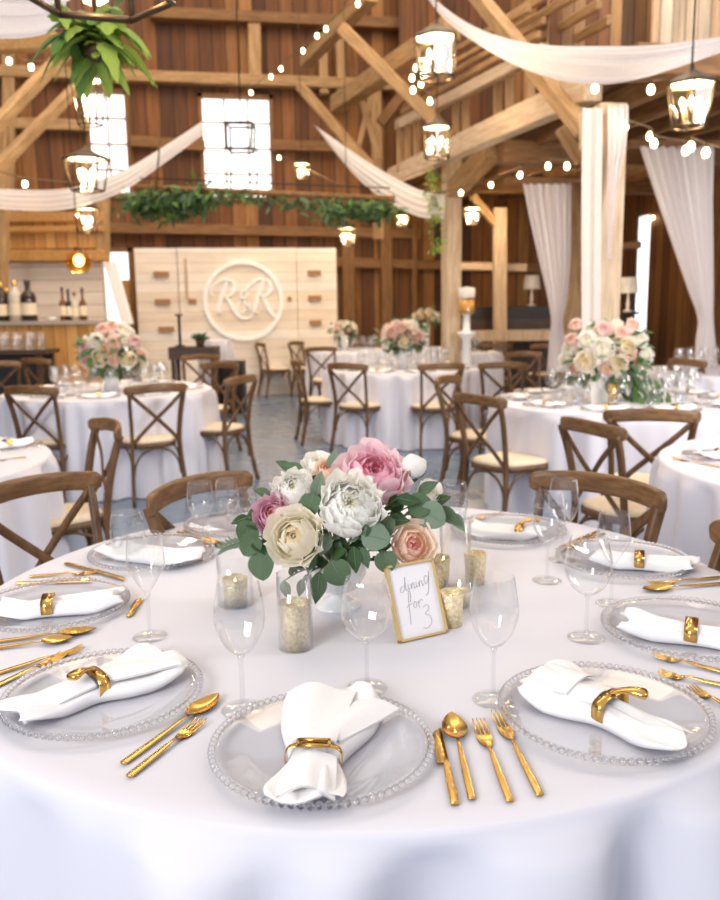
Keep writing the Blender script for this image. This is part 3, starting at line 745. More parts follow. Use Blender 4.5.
def ring(name, label, w_, h_, loc, rz, decor=None, band=0.020, z0=0.0):
    t = thing(name, label, 'napkin ring', loc, rz)
    mb = MB(); P = []
    for i in range(41):
        w = 2*PI*i/40; c, s_ = math.cos(w), math.sin(w); e = 0.62
        y = w_*math.copysign(abs(c)**e, c); z = h_/2+h_/2*math.copysign(abs(s_)**e, s_)+z0
        n_ = Vector((0, y/w_, (z-h_/2-z0)/(h_/2))).normalized()*0.0016
        b2 = band/2
        P.append([Vector((-b2, y, z)), Vector((-b2, y, z))+n_, Vector((b2, y, z))+n_, Vector((b2, y, z)), Vector((-b2, y, z))])
    mb.grid(P); mb.obj('band', M['gold'], t)
    if decor == 'buckle':
        mb = MB(); zz = z0+h_+0.003
        for yy in (-w_*0.55, w_*0.55): mb.tube([(-0.008, yy, zz), (0.008, yy, zz)], 0.0028, 8)
        for xx in (-0.008, 0.008): mb.tube([(xx, -w_*0.55, zz), (xx, w_*0.55, zz)], 0.0028, 8)
        mb.obj('buckle', M['gold'], t)
    if decor == 'scroll':
        mb = MB(); zz = z0+h_+0.002
        mb.tube(crs([(0, -0.003, zz), (0.012, 0.004, zz+0.007), (0.028, 0.010, zz+0.011), (0.044, 0.017, zz+0.010), (0.052, 0.021, zz+0.007)], 4),
                [0.5, .55, .6, .65, .7, .75, .8, .9, 1, 1.1, 1.2, 1.25, 1.3, 1.3, 1.2, .9, .4], 12, flat=(0.0045, 0.009)); mb.obj('scroll', M['gold'], t)
    return t
ZP = T+0.017
def frame_of(px0, py0, px1, py1):
    a, b_ = aZ(px0, py0, ZP), aZ(px1, py1, ZP); return a, b_
def napkin(px0, py0, px1, py1, prof, seed, label, ringlabel, rt, decor, rw=0.034, rh=0.034, flaps=(), rrot=0, band=0.02, amp=0.012):
    """axis from pixel 0 (t=-1) to pixel 1 (t=1)"""
    a, b_ = frame_of(px0, py0, px1, py1); c = (a+b_)/2; L_ = (b_-a).length/2; rz = heading(b_-a)
    t = thing('napkin', label, 'napkin', (c.x, c.y, T+0.006), rz)
    nap_mesh(L_, prof, seed, amp).obj('folded_cloth', M['napkin'], t)
    for k, fl in enumerate(flaps): fl(L_).obj('fold', M['napkin'], t)
    rp = a.lerp(b_, (rt+1)/2)
    if ringlabel: ring('napkin_ring', ringlabel, rw, rh, (rp.x, rp.y, T+0.005), rz+rrot, decor, band)
    return t
# front napkin: far end fans out, near end square
napkin(306, 803, 327, 696, [(-1, .056, .050, .008), (-.86, .060, .052, .014), (-.6, .052, .048, .024), (-.35, .038, .038, .034), (-.1, .044, .050, .038), (.3, .062, .082, .036), (.7, .070, .092, .030), (.92, .066, .080, .022), (1, .055, .06, .010)], 3,
       'white cloth napkin fanned out on the front charger plate', 'flat gold napkin ring with a buckle bar on the front napkin', -0.36, 'buckle', 0.040, 0.040,
       [lambda L_: flap(-0.15*L_, 0.66*L_, lambda u: (-0.036-0.085*u, 0.005), 0.038, 0.030, 5), lambda L_: flap(-0.25*L_, 0.85*L_, lambda u: (-0.030-0.020*u, 0.034+0.030*u), 0.042, 0.042, 8),
        lambda L_: flap(-0.42*L_, -0.99*L_, lambda u: (-0.034-0.004*u, 0.030+0.020*u), 0.036, 0.030, 9)], band=0.010)
napkin(12, 716, 172, 662, [(-1, .044, .040, .008), (-.8, .050, .044, .018), (-.4, .042, .040, .030), (-.1, .034, .036, .036), (.25, .058, .056, .036), (.6, .085, .064, .032), (.88, .088, .062, .024), (1, .075, .05, .010)], 11,
       'white cloth napkin with open folds on the charger beside the gold spoon', 'gold napkin ring with a scroll leaf on the napkin beside the spoon', -0.02, 'scroll', 0.036, 0.042,
       [lambda L_: flap(0.0, 0.9*L_, lambda u: (-0.03-0.03*u, 0.03+0.025*u), 0.042, 0.036, 15), lambda L_: flap(-0.1*L_, -0.95*L_, lambda u: (-0.03, 0.03+0.01*u), 0.038, 0.022, 16)], rrot=PI)
napkin(684, 742, 535, 682, [(-1, .050, .022, .008), (-.75, .052, .040, .018), (-.4, .040, .038, .030), (-.05, .036, .036, .036), (.3, .054, .060, .038), (.65, .064, .082, .034), (.9, .060, .088, .024), (1, .05, .07, .010)], 21,
       'white cloth napkin with pointed end on the charger beside the two gold forks', 'gold napkin ring with a scroll leaf on the pointed napkin', -0.08, 'scroll', 0.036, 0.042,
       [lambda L_: flap(0.0, 0.92*L_, lambda u: (-0.03-0.028*u, 0.03+0.030*u), 0.044, 0.038, 25), lambda L_: flap(0.3*L_, 0.99*L_, lambda u: (-0.05-0.01*u, 0.045), 0.050, 0.034, 26)], rrot=PI)
napkin(760, 642, 626, 624, [(-1, .045, .04, .012), (-.5, .040, .038, .026), (-.1, .036, .036, .032), (.4, .044, .044, .034), (.8, .050, .050, .028), (1, .046, .046, .012)], 31,
       'white cloth napkin with plain gold band, cut by the frame edge', 'plain gold band around the napkin at the frame edge', 0.0, None, 0.038, 0.036, band=0.024)
napkin(694, 566, 596, 558, [(-1, .050, .045, .012), (-.5, .042, .040, .026), (0.05, .034, .034, .032), (.5, .044, .044, .034), (1, .050, .050, .014)], 41,
       'white cloth napkin on the charger before the curved oak chair rail', 'plain gold band around the napkin before the curved oak chair rail', 0.10, None, 0.036, 0.036, band=0.024)
napkin(-6, 612, 118, 600, [(-1, .050, .042, .012), (-.6, .046, .040, .022), (-.2, .036, .034, .030), (.2, .040, .038, .032), (.7, .050, .046, .030), (1, .055, .040, .012)], 51,
       'white cloth napkin on the charger cut by the frame edge, gold band across its middle', 'plain gold band around the napkin near the gold spoons', -0.14, None, 0.036, 0.036, band=0.024)
napkin(112, 548, 196, 560, [(-1, .060, .055, .012), (-.4, .060, .055, .030), (.2, .046, .050, .034), (.7, .060, .060, .030), (1, .055, .055, .012)], 61,
       'white crumpled cloth napkin by the half-filled stemless glass', None, 0, None)
napkin(468, 529, 540, 534, [(-1, .060, .055, .014), (-.4, .062, .055, .026), (.3, .050, .050, .032), (.7, .055, .055, .030), (1, .05, .05, .012)], 71,
       'white cloth napkin on the charger beside the gold votives', 'small gold ring on the napkin behind the gold votives', 0.45, 'scroll', 0.036, 0.036)

# ------------------------------------------------------------------ cutlery
def cutlery(kind, tip, end, label, group=None):
    a, b_ = aZ(*end, T), aZ(*tip, T); L_ = (b_-a).length; rz = heading(b_-a); c = (a+b_)/2
    t = thing(kind, label, kind, (c.x, c.y, T+0.001), rz, group)
    h = L_/2; mb = MB()
    hb = {'spoon': 0.30, 'fork': 0.24, 'knife': 0.10}[kind]   # where the neck starts (x from centre, fraction)
    xe = h*hb if kind != 'knife' else 0.0
    pts = [(-h, 0, 0.0035), (-h*0.8, 0, 0.004), (-h*0.3, 0, 0.005), (xe*0.4, 0, 0.007), (xe, 0, 0.006)]
    mb.tube(crs(pts, 4), [0.95, 1, 1, 1, 1, 1, .97, .93, .88, .82, .75, .66, .58, .52, .48, .45, .42], 10, flat=(0.0022, 0.0056) if kind != 'knife' else (0.003, 0.0062), up=Vector((0, 0, 1)))
    mb.obj('handle', M['gold'], t)
    mb = MB()
    if kind == 'spoon':
        P = []; x0, x1 = xe-0.002, h
        for i in range(15):
            u = i/14; x = x0+(x1-x0)*u; w_ = 0.0185*math.sin(PI*min(1, max(0.0, u))**0.85)**0.72+0.0022*(1-u); row = []
            for j in range(11):
                v = j/10*2-1; row.append(Vector((x, w_*v, 0.007+0.004*(u-.3)**2 - 0.0075*(1-v*v)*math.sin(PI*u)**0.8 + 0.002*(1-u))))
            P.append(row)
        mb.grid(P); mb.grid([[p+Vector((0, 0, -0.0012)) for p in reversed(r_)] for r_ in P]); mb.obj('spoon_bowl', M['gold'], t)
    elif kind == 'fork':
        P = []; x0, x1 = xe-0.002, xe+(h-xe)*0.48
        for i in range(9):
            u = i/8; x = x0+(x1-x0)*u; w_ = 0.0025+0.0095*(1-(1-u)**2.2); row = []
            for j in range(7):
                v = j/6*2-1; row.append(Vector((x, w_*v, 0.006-0.004*math.sin(PI*u*0.8)+0.001*v*v)))
            P.append(row)
        mb.grid(P); mb.grid([[p+Vector((0, 0, -0.0014)) for p in reversed(r_)] for r_ in P])
        for k in range(4):
            y = (-1.5+k)*0.0062
            mb.tube(crs([(x1-0.002, y, 0.0035), ((x1+h)/2, y*1.03, 0.0045), (h, y*1.0, 0.009)], 3), [1, 1, 1, .95, .85, .7, .4], 6, flat=(0.0011, 0.0019))
        mb.obj('tines', M['gold'], t)
    else:
        P = []
        for i in range(11):
            u = i/10; x = xe-0.002+(h-xe)*u; w_ = 0.0085*(1-max(0, (u-.75)/.25)**2*0.85); P.append([Vector((x, -0.005, 0.0035)), Vector((x, -0.005+w_*2, 0.0035)), Vector((x, -0.005+w_*2, 0.005)), Vector((x, -0.005, 0.0055)), Vector((x, -0.005, 0.0035))])
        mb.grid(P); mb.obj('blade', M['gold'], t)
    return t
cutlery('knife', (437.5, 731), (455, 807), 'gold knife lying beside the front spoon, next to the front plate')
cutlery('spoon', (451, 717), (472, 802), 'gold spoon between the front knife and the two forks')
cutlery('fork', (478, 724), (510, 804), 'gold fork next to the front spoon')
cutlery('fork', (497, 716), (540, 798), 'gold fork at the outer end of the front row, below the pointed napkin')
cutlery('spoon', (219, 698), (123, 766), 'gold spoon between the front plate and the plate with the scrolled ring')
cutlery('fork', (202, 723), (129, 779), 'gold fork just below the spoon beside the scrolled-ring plate')
cutlery('spoon', (74, 641), (-18, 652), 'gold spoon nearest to the left-hand plates, its bowl over the other spoon')
cutlery('spoon', (97, 632), (-14, 645), 'gold spoon lying farther back beside the flat banded napkin plate')
cutlery('fork', (84, 650), (-4, 676), 'gold fork with pale tines just behind the scrolled-ring plate')
cutlery('fork', (64, 657), (-12, 692), 'gold fork touching the edge of the scrolled-ring plate')
cutlery('knife', (126, 582), (66, 565), 'gold knife pointing at the stem of the wide glass by the far left plates')
cutlery('fork', (98, 574), (30, 578), 'gold fork lying above the flat banded napkin plate')
cutlery('knife', (95, 583), (16, 585), 'gold knife lying along the edge of the flat banded napkin plate')
cutlery('knife', (142, 600), (129, 618), 'short gold knife handle showing beside the stemmed glass foot')
cutlery('fork', (228, 548), (184, 531), 'gold fork before the tilted oak chair rail')
cutlery('spoon', (220, 548), (178, 533), 'gold spoon before the tilted oak chair rail')
cutlery('fork', (653, 657), (726, 675), 'gold fork in front of the frame-edge banded napkin, farthest of its three')
cutlery('fork', (658, 675), (730, 689), 'gold fork in the middle of the three at the frame edge')
cutlery('fork', (690, 690), (745, 719), 'gold fork nearest the pointed-napkin plate at the frame edge')
cutlery('fork', (648, 586), (720, 579), 'gold fork in front of the charger by the curved oak rail, upper one')
cutlery('spoon', (642, 592), (724, 585), 'gold spoon in front of the charger by the curved oak rail, lower one')
cutlery('fork', (557, 553), (604, 535), 'gold fork behind the water-filled stemmed glass')
cutlery('knife', (560, 549), (598, 533), 'gold knife behind the water-filled stemmed glass')
cutlery('fork', (474, 521), (502, 514), 'gold fork beyond the napkin beside the gold votives')

# ------------------------------------------------------------------ flowers
def flower_mesh(rad, layers, per, mats, seed, ruffle=0.06, open_=1.0, seg=(10, 11), tuft=0):
    rr = random.Random(seed); mb = MB(); nm = len(mats)
    for l in range(layers):
        k = l/(layers-1)
        mb.mi = min(nm-1, int(k*nm*0.999))
        Rl = rad*(0.20+0.80*k**0.8)
        th_top = R(8+(62*open_)*k**1.3)
        th_bot = R(128)
        n_ = per if l else max(3, per-2)
        for q in range(n_):
            a0 = 2*PI*(q+0.5*(l % 2))/n_ + rr.uniform(-.18, .18)+l*0.6
            hw = (PI/n_)*1.35
            tt = th_top+rr.uniform(-.10, .14); rw = Rl*rr.uniform(.95, 1.06); ph = rr.random()*6.28; ph2 = rr.random()*6.28
            P = []
            for i in range(seg[0]):
                v = i/(seg[0]-1); row = []
                for j in range(seg[1]):
                    u = j/(seg[1]-1)*2-1
                    wfac = (0.35+0.65*math.sin(min(1.0, v*1.25)*PI/2))*(1-0.30*max(0, v-.7)/.3*abs(u))
                    tipround = (0.16+0.10*k)*u*u*v
                    th = th_bot+(tt-th_bot)*v+tipround
                    fl = 1+(0.10+0.18*k*open_)*v**4+ruffle*v*v*(math.sin(3.6*u+ph)+0.45*math.sin(7*u+ph2))
                    az = a0+hw*u*wfac/max(0.55, math.sin(max(.3, th)))
                    r_ = rw*fl
                    row.append(Vector((r_*math.sin(th)*math.cos(az), r_*math.sin(th)*math.sin(az), r_*math.cos(th)*0.88)))
                P.append(row)
            mb.grid(P)
    return mb
def orient(o, loc, direction, spin=0.0):
    q = Vector(direction).to_track_quat('Z', 'Y'); o.rotation_mode = 'QUATERNION'; o.rotation_quaternion = q @ Quaternion((0, 0, 1), spin); o.location = loc
def leaf_pts(L_, w_, kind='round', cup=0.12, droop=0.15, n1=9, n2=5):
    P = []
    for i in range(n1):
        u = i/(n1-1); row = []
        if kind == 'round': ww = w_*math.sin(PI*min(1, u**0.8))**0.55 if 0 < u < 1 else 0.001
        elif kind == 'point': ww = w_*(math.sin(PI*u**0.75))**0.9 if 0 < u < 1 else 0.001
        else: ww = w_*math.sin(PI*u**0.55)**1.1 if 0 < u < 1 else 0.001
        for j in range(n2):
            v = j/(n2-1)*2-1
            row.append(Vector((ww*v, L_*u, -droop*L_*u*u + cup*ww*abs(v)*1.2 + 0.02*L_*math.sin(8*u+3*v)*abs(v))))
        P.append(row)
    return P
def mat_dir(d, up):
    """matrix sending local +Y to d and local +Z close to up"""
    y = Vector(d).normalized(); z = Vector(up)-y*y.dot(Vector(up))
    if z.length < 1e-4: z = Vector((1, 0, 0))-y*y.x
    z.normalize(); x = y.cross(z)
    return Matrix(((x.x, y.x, z.x), (x.y, y.y, z.y), (x.z, y.z, z.z)))

# main bouquet
CB = aZ(338, 606, T)+_fh*0.0
VB = Vector((CB.x, CB.y, T))          # compote base centre
t = thing('compote_vase', 'white ribbed compote vase under the peony bouquet on the foreground table', 'vase', VB)
mb = MB(); mb.lathe([(0.0002, 0), (0.050, 0), (0.052, 0.004), (0.040, 0.012), (0.018, 0.024), (0.017, 0.034), (0.0002, 0.034)], 40, close=False); mb.obj('foot', M['ceramic'], t)
mb = MB(); mb.lathe([(0.0002, 0.032), (0.018, 0.033), (0.045, 0.045), (0.062, 0.075), (0.068, 0.115), (0.066, 0.115), (0.060, 0.078), (0.0002, 0.060)], 72, close=False, rib=0.02, ribn=24); mb.obj('bowl', M['ceramic'], t)
BC = VB+Vector((0, 0, 0.20))+_rt*0.005          # centre of the bouquet ball
Db = BC.dot(_fh)
FL = [  # px, py, depth offset, radius(m), kind, label
 (373, 475, 0.00, 0.083, 'pink', 'large pink peony at the top of the foreground bouquet'),
 (350, 505, -0.115, 0.073, 'whitep', 'large white ruffled peony in the centre of the foreground bouquet'),
 (295, 537, -0.125, 0.063, 'cream', 'cream ranunculus low at the front of the foreground bouquet'),
 (294, 489, -0.03, 0.050, 'whitep', 'white peony between the mauve flower and the big white peony'),
 (273, 514, -0.06, 0.047, 'mauve', 'mauve pink flower beside the eucalyptus in the foreground bouquet'),
 (317, 463, 0.07, 0.036, 'white', 'small white flower at the back of the foreground bouquet'),
 (328, 470, 0.03, 0.034, 'peach', 'small peach flower tucked behind the leaves of the foreground bouquet'),
 (414, 465, 0.02, 0.033, 'bud', 'white rosebud beside the large pink peony'),
 (411, 545, -0.10, 0.054, 'peach', 'peach rose above the gold card frame'),
 (430, 493, 0.03, 0.034, 'white', 'small white flower behind the leaves near the stemless glass'),
]
def make_flower(kind, rad, seed):
    if kind == 'pink': return flower_mesh(rad, 8, 8, [M['pink_in'], M['pink'], M['pink_out']], seed, 0.08, 0.95), [M['pink_in'], M['pink'], M['pink_out']]
    if kind == 'whitep': return flower_mesh(rad, 9, 9, [M['white_in'], M['white'], M['white']], seed, 0.10, 0.75), [M['white_in'], M['white'], M['white']]
    if kind == 'cream': return flower_mesh(rad, 8, 7, [M['cream_in'], M['cream'], M['cream']], seed, 0.035, 1.0), [M['cream_in'], M['cream'], M['cream']]
    if kind == 'mauve': return flower_mesh(rad, 6, 7, [M['mauve_in'], M['mauve'], M['mauve']], seed, 0.08, 0.8), [M['mauve_in'], M['mauve'], M['mauve']]
    if kind == 'peach': return flower_mesh(rad, 6, 6, [M['peach_in'], M['peach'], M['peach_out']], seed, 0.05, 1.0), [M['peach_in'], M['peach'], M['peach_out']]
    if kind == 'bud': return flower_mesh(rad, 5, 5, [M['cream'], M['white'], M['white']], seed, 0.02, 0.35), [M['cream'], M['white'], M['white']]
    return flower_mesh(rad, 5, 6, [M['white_in'], M['white'], M['white']], seed, 0.05, 0.9), [M['white_in'], M['white'], M['white']]
for i, (px, py, dd, rad, kind, lab) in enumerate(FL):
    rad *= 0.84; p = aD(px, py, Db+dd); out = (p-(BC-Vector((0, 0, 0.08)))).normalized()*0.55-_fw*0.75+Vector((0, 0, 0.25))
    if kind == 'pink': out = -_fw*0.55+Vector((0, 0, .6))+_rt*.1
    if kind == 'bud': out = Vector((0, 0, 1))+_rt*0.45
    mb, mats = make_flower(kind, rad, 100+i)
    f = thing('rosebud' if kind == 'bud' else ('peony' if kind in ('pink', 'whitep', 'mauve') else 'garden_rose'), lab, 'flower', p)
    f.rotation_mode = 'QUATERNION'; f.rotation_quaternion = Vector(out).to_track_quat('Z', 'Y')
    f.location = p - out.normalized()*rad*0.15
    mb.obj('blossom', mats, f)
    inv = (Matrix.Translation(f.location) @ f.rotation_quaternion.to_matrix().to_4x4()).inverted()
    e = inv @ (VB+Vector((0, 0, 0.10))+(p-BC)*0.15)
    sm = MB(); sm.tube(bez((0, 0, -rad*0.55), (0, 0, -rad*0.55-0.05), e, 8), 0.0032, 6); sm.obj('stem', M['stem'], f)

# eucalyptus and foliage sprigs: (px,py,depth offset, leaf length m, kind, mat, twist deg)
LV = [
 (247, 532, -0.06, .050, 'round', 'leaf', 200), (262, 566, -0.10, .060, 'round', 'leaf', 180), (252, 548, -0.04, .044, 'round', 'leaf_pale', 230),
 (240, 520, -0.02, .040, 'point', 'leaf_dark', 250), (256, 518, 0.0, .046, 'round', 'leaf', 240), (250, 545, -.08, .05, 'round', 'leaf', 215),
 (318, 588, -0.13, .068, 'point', 'leaf', 185), (338, 573, -0.14, .058, 'round', 'leaf', 150), (286, 590, -0.15, .040, 'point', 'leaf', 160), (301, 588, -0.15, .038, 'point', 'leaf', 190),
 (376, 537, -0.16, .060, 'round', 'leaf_pale', 100), (386, 562, -0.16, .046, 'round', 'leaf', 170), (384, 526, -0.12, .05, 'round', 'leaf', 60),
 (432, 516, -0.06, .062, 'round', 'leaf_pale', 120), (449, 516, -0.03, .060, 'point', 'leaf', 130), (458, 522, -0.02, .050, 'point', 'leaf_pale', 140), (420, 505, -.05, .055, 'round', 'leaf', 80),
 (428, 487, 0.0, .05, 'point', 'leaf', 60), (408, 500, -.06, .05, 'point', 'leaf_dark', 100),
 (318, 484, -0.06, .055, 'point', 'leaf_pale', 20), (310, 505, -0.08, .052, 'round', 'leaf', 200), (294, 468, 0.02, .050, 'point', 'leaf', 300), (284, 465, 0.04, .040, 'point', 'leaf', 300), (333, 460, 0.03, .048, 'point', 'leaf_pale', 10),
 (262, 492, -0.01, .040, 'point', 'leaf', 290), (325, 545, -0.13, .050, 'point', 'leaf_pale', 200), (310, 560, -0.13, .055, 'point', 'leaf', 190), (355, 560, -0.13, .055, 'point', 'leaf_dark', 175),
 (365, 558, -0.13, .045, 'point', 'leaf', 165), (398, 520, -.10, .050, 'point', 'leaf_dark', 90), (275, 545, -.10, .045, 'round', 'leaf_dark', 200), (395, 572, -.12, .03, 'point', 'leaf', 180),
 (422, 470, .05, .04, 'point', 'leaf', 30), (440, 500, .02, .05, 'point', 'leaf_dark', 70), (305, 520, -.07, .05, 'point', 'leaf_dark', 150), (340, 548, -.10, .06, 'point', 'leaf_dark', 180),
]
rs = random.Random(5)
for i, (px, py, dd, L_, kind, mt, tw) in enumerate(LV):
    p = aD(px, py, Db+dd); base = VB+Vector((0, 0, 0.10))+(p-BC)*0.12
    a = R(tw); ld = (_up*math.cos(a)+_rt*math.sin(a)*1.0)+(-_fw)*rs.uniform(0.0, .35)
    nrm = -_fw*0.9+Vector((0, 0, .35))+_rt*rs.uniform(-.5, .5)
    t = thing('eucalyptus_sprig' if kind == 'round' else 'leaf_sprig',
              ('round leafed green eucalyptus sprig in the foreground bouquet' if kind == 'round' else 'pointed green leaf sprig in the foreground bouquet'), 'foliage', base,
              group='eucalyptus sprigs of the foreground bouquet' if kind == 'round' else 'leaf sprigs of the foreground bouquet')
    ms = mat_dir(ld, nrm)
    lm = MB(); w_ = L_*(0.50 if kind == 'round' else 0.27)
    st = p-base-ms@Vector((0, L_/2, 0))
    for row in [leaf_pts(L_, w_, kind, cup=0.18, droop=0.12, n1=12, n2=7)]:
        lm.grid([[st+ms@q for q in r_] for r_ in row])
    lf = lm.obj('leaf', M[mt], t)
    vn = MB(); vn.tube([st+ms@Vector((0, L_*u, -.12*L_*u*u+0.0006)) for u in (0, .3, .6, .9)], [.0009, .0008, .0006, .0003], 5); vn.obj('midrib', M['leaf_pale'], lf)
    sm = MB(); sm.tube(bez((0, 0, 0), st*0.5+Vector((0, 0, .03)), st+ms@Vector((0, .002, 0)), 8), 0.0016, 5); sm.obj('stem', M['stem'], t)
    for q in range(3):      # smaller leaves along the stem
        u = 0.55+0.15*q; c = bez((0, 0, 0), st*0.5+Vector((0, 0, .03)), st, 21)[int(u*20)]
        d2 = (st.normalized()*0.6+Vector((rs.uniform(-1, 1), rs.uniform(-1, 1), rs.uniform(-.3, 1)))-_fw*.2); m2 = mat_dir(d2, Vector((rs.uniform(-.5, .5), rs.uniform(-.5, .5), 1))-_fw)
        lm = MB(); l2 = L_*rs.uniform(.55, .8); lm.grid([[c+m2@v for v in r_] for r_ in leaf_pts(l2, l2*(.42 if kind == 'round' else .24), kind)]); lm.obj('leaf', M[mt if q % 2 else 'leaf_dark'], t)
# trailing fine sprig at the far left
p0 = aD(258, 545, Db); p1 = aD(224, 549, Db-0.02)
t = thing('trailing_sprig', 'thin trailing green sprig reaching out over the left candle cylinder', 'foliage', p0)
mb = MB(); path = bez((0, 0, 0), (p1-p0)*0.5+Vector((0, 0, .02)), p1-p0, 9); mb.tube(path, .001, 5); mb.obj('stem', M['stem'], t)
for i in range(1, 9):
    for s_ in (-1, 1):
        lm = MB(); m2 = mat_dir((p1-p0).normalized()+Vector((0, 0, -.8*s_)), -_fw); lm.grid([[path[i]+m2@v for v in r_] for r_ in leaf_pts(.020, .0045, 'point', n1=5, n2=3)]); lm.obj('leaf', M['leaf_pale'], t)

# ------------------------------------------------------------------ candles, frame
def tumbler_shell(rad, h, th=0.002, n=28, taper=1.0):
    mb = MB(); mb.lathe([(0.0002, 0), (rad*taper, 0), (rad, h), (rad-th, h), (rad*taper-th, 0.003), (0.0002, 0.003)], n, close=False); return mb
def votive(px, py, rad, h, label, lit=True, glassy=False, taper=0.86):
    p = aZ(px, py, T); t = thing('votive_holder', label, 'candle holder', (p.x, p.y, T+0.0005))
    tumbler_shell(rad, h, taper=taper).obj('cup', M['glass'] if glassy else M['gold_pale'], t)
    mb = MB(); mb.lathe([(0.0002, .004), (rad*taper*.9, .004), (rad*.9, h*.62), (0.0002, h*.62)], 20, close=False); wx = mb.obj('wax', M['wax'], t)
    if lit:
        mb = MB(); mb.tube([(0, 0, h*.62), (0, 0, h*.62+.006)], .0008, 5); mb.obj('wick', M['black'], wx)
        mb = MB(); mb.lathe([(0.0002, h*.62+.004), (.0032, h*.62+.008), (.0028, h*.62+.013), (0.0002, h*.62+.021)], 10, close=False); mb.obj('flame', M['flame'], wx)
    return t
def hurricane(px, py, rad, h, label):
    p = aZ(px, py, T); t = thing('glass_cylinder', label, 'candle holder', (p.x, p.y, T+0.0008)); tumbler_shell(rad, h, .0018).obj('shell', M['glass'], t); return t
votive(236, 604, .029, .062, 'speckled gold votive with lit candle inside the left clear glass cylinder')
hurricane(236, 604, .040, .118, 'clear glass cylinder around the speckled votive, under the trailing sprig')
votive(296, 647, .032, .092, 'tall gold mercury-glass votive in front of the white compote vase', lit=True)
hurricane(296, 647, .0345, .150, 'clear glass cylinder around the tall gold votive in front of the compote vase')
votive(451, 625, .026, .072, 'slim gold mercury-glass votive right beside the gold card frame')
votive(459, 605, .034, .060, 'wide clear votive with candle behind the slim gold votive', glassy=True)
votive(475, 583, .027, .075, 'gold votive with lit candle next to the wide napkin behind it')
votive(438, 590, .028, .080, 'gold votive half hidden behind the top of the card frame')
hurricane(455, 590, .036, .165, 'tall clear glass cylinder behind the cluster of gold votives')
# card frame
bl, br_, tl, tr_ = aZ(399, 643, T+.001), aZ(447, 632, T+.001), None, None
xd = (br_-bl).normalized(); wF = (br_-bl).length
back = Vector((-xd.y, xd.x, 0)); back = back if back.dot(_fh) > 0 else -back
lean = R(22); upF = Vector((0, 0, 1))*math.cos(lean)+back*math.sin(lean)
ct = (bl+br_)/2
hF = 0.152
t = thing('card_frame', 'gold standing frame with handwritten white card reading dining for 3', 'picture frame', (ct.x, ct.y, T+.001))
nF = xd.cross(upF)      # towards viewer
if nF.dot(_fw) > 0: nF = -nF
MF = Matrix(((xd.x, upF.x, nF.x), (xd.y, upF.y, nF.y), (xd.z, upF.z, nF.z)))
def fbox(x0, x1, y0, y1, z0, z1):
    mb = MB(); mb.box(((x0+x1)/2, (y0+y1)/2, (z0+z1)/2), (x1-x0, y1-y0, z1-z0)); mb.v = [tuple(MF@Vector(v)) for v in mb.v]; return mb
bw = .0048
mb = MB()
for q in (fbox(-wF/2, wF/2, 0, bw, -.006, .006), fbox(-wF/2, wF/2, hF-bw, hF, -.006, .006), fbox(-wF/2, -wF/2+bw, 0, hF, -.006, .006), fbox(wF/2-bw, wF/2, 0, hF, -.006, .006)): mb.add(q.v, q.f)
mb.obj('frame_border', M['gold_frame'], t, smooth=False)
fbox(-wF/2+bw, wF/2-bw, bw, hF-bw, -.002, .001).obj('card', M['paper'], t, smooth=False)
card_o = [o_ for o_ in t.children if o_.name.startswith('card')][0]
q = fbox(-.012, .012, .02, hF*.85, -.010, -.006); q.obj('backing', M['gold'], t, smooth=False)
fp = MB(); fp.tube([MF@Vector((0, hF*.8, -.008)), Vector((back.x*.115, back.y*.115, .003))], 1, 6, flat=(.008, .0015)); fp.obj('easel_leg', M['gold'], t)
def ink(strokes, name):
    mb = MB()
    for st in strokes:
        pts = crs([((x-.5)*(wF-2*bw), bw+(1-y)*(hF-2*bw)) for x, y in st], 6)
        mb.tube([MF@Vector((x, y, .0014)) for x, y in pts], .0005, 5)
    mb.obj(name, M['ink'], card_o)
# word strokes in card coordinates (x right, y down, 0..1)
ink([[(.30, .28), (.22, .30), (.20, .36), (.26, .36), (.31, .28), (.34, .16), (.32, .34), (.36, .34)], [(.39, .26), (.38, .34), (.42, .33)], [(.40, .215), (.405, .22)],
     [(.45, .27), (.45, .34), (.48, .27), (.52, .27), (.51, .34), (.55, .32)], [(.57, .26), (.57, .33), (.60, .32)], [(.585, .21), (.59, .215)],
     [(.63, .26), (.63, .33), (.66, .26), (.70, .26), (.70, .33), (.74, .30)],
     [(.86, .21), (.79, .20), (.76, .27), (.80, .31), (.87, .22), (.90, .13), (.86, .28), (.80, .43), (.74, .47)]], 'word_dining')
ink([[(.36, .52), (.40, .42), (.37, .36), (.33, .50), (.30, .72), (.28, .82)], [(.26, .58), (.40, .54)], [(.46, .52), (.42, .58), (.46, .61), (.50, .55), (.46, .52)], [(.54, .52), (.54, .62)], [(.54, .56), (.60, .51), (.65, .53)]], 'word_for')
ink([[(.62, .62), (.72, .60), (.74, .66), (.64, .72), (.74, .76), (.74, .86), (.62, .92), (.54, .90)]], 'number')

# ------------------------------------------------------------------ chairs
chair(27, 390, C1, 'oak crossback chair at the table by the bar, leftmost of the two seen from behind')
chair(158, 388, C1, 'oak crossback chair seen from behind, right in front of the bouquet by the bar')
chair(245, 379, -66, 'oak crossback chair standing side-on at the end of the table by the bar')
chair(222, 365, C1, 'oak crossback chair on the far side of the side-on chair beside the blue floor')
chair(201, 357, C1, 'dark oak crossback chair on the far side of the table by the bar')
chair(112, 426, -122, 'oak crossback chair seen edge-on, turned to the cut-off table with the near white cloth')
chair(30, 487, CM, 'big oak crossback chair nearest the camera, its cross brace beside the stemless glass')
chair(192, 487, 122, 'oak chair with tilted top rail close behind the tall stemmed glass')
chair(602, 485, CM, 'oak chair with wide curved top rail behind the stemmed glasses')
chair(774, 552, CM, 'oak chair showing only one post at the frame edge beside the banded napkins')
chair(345, 366, C2, 'oak crossback chair facing the middle table, nearest to the blue floor')
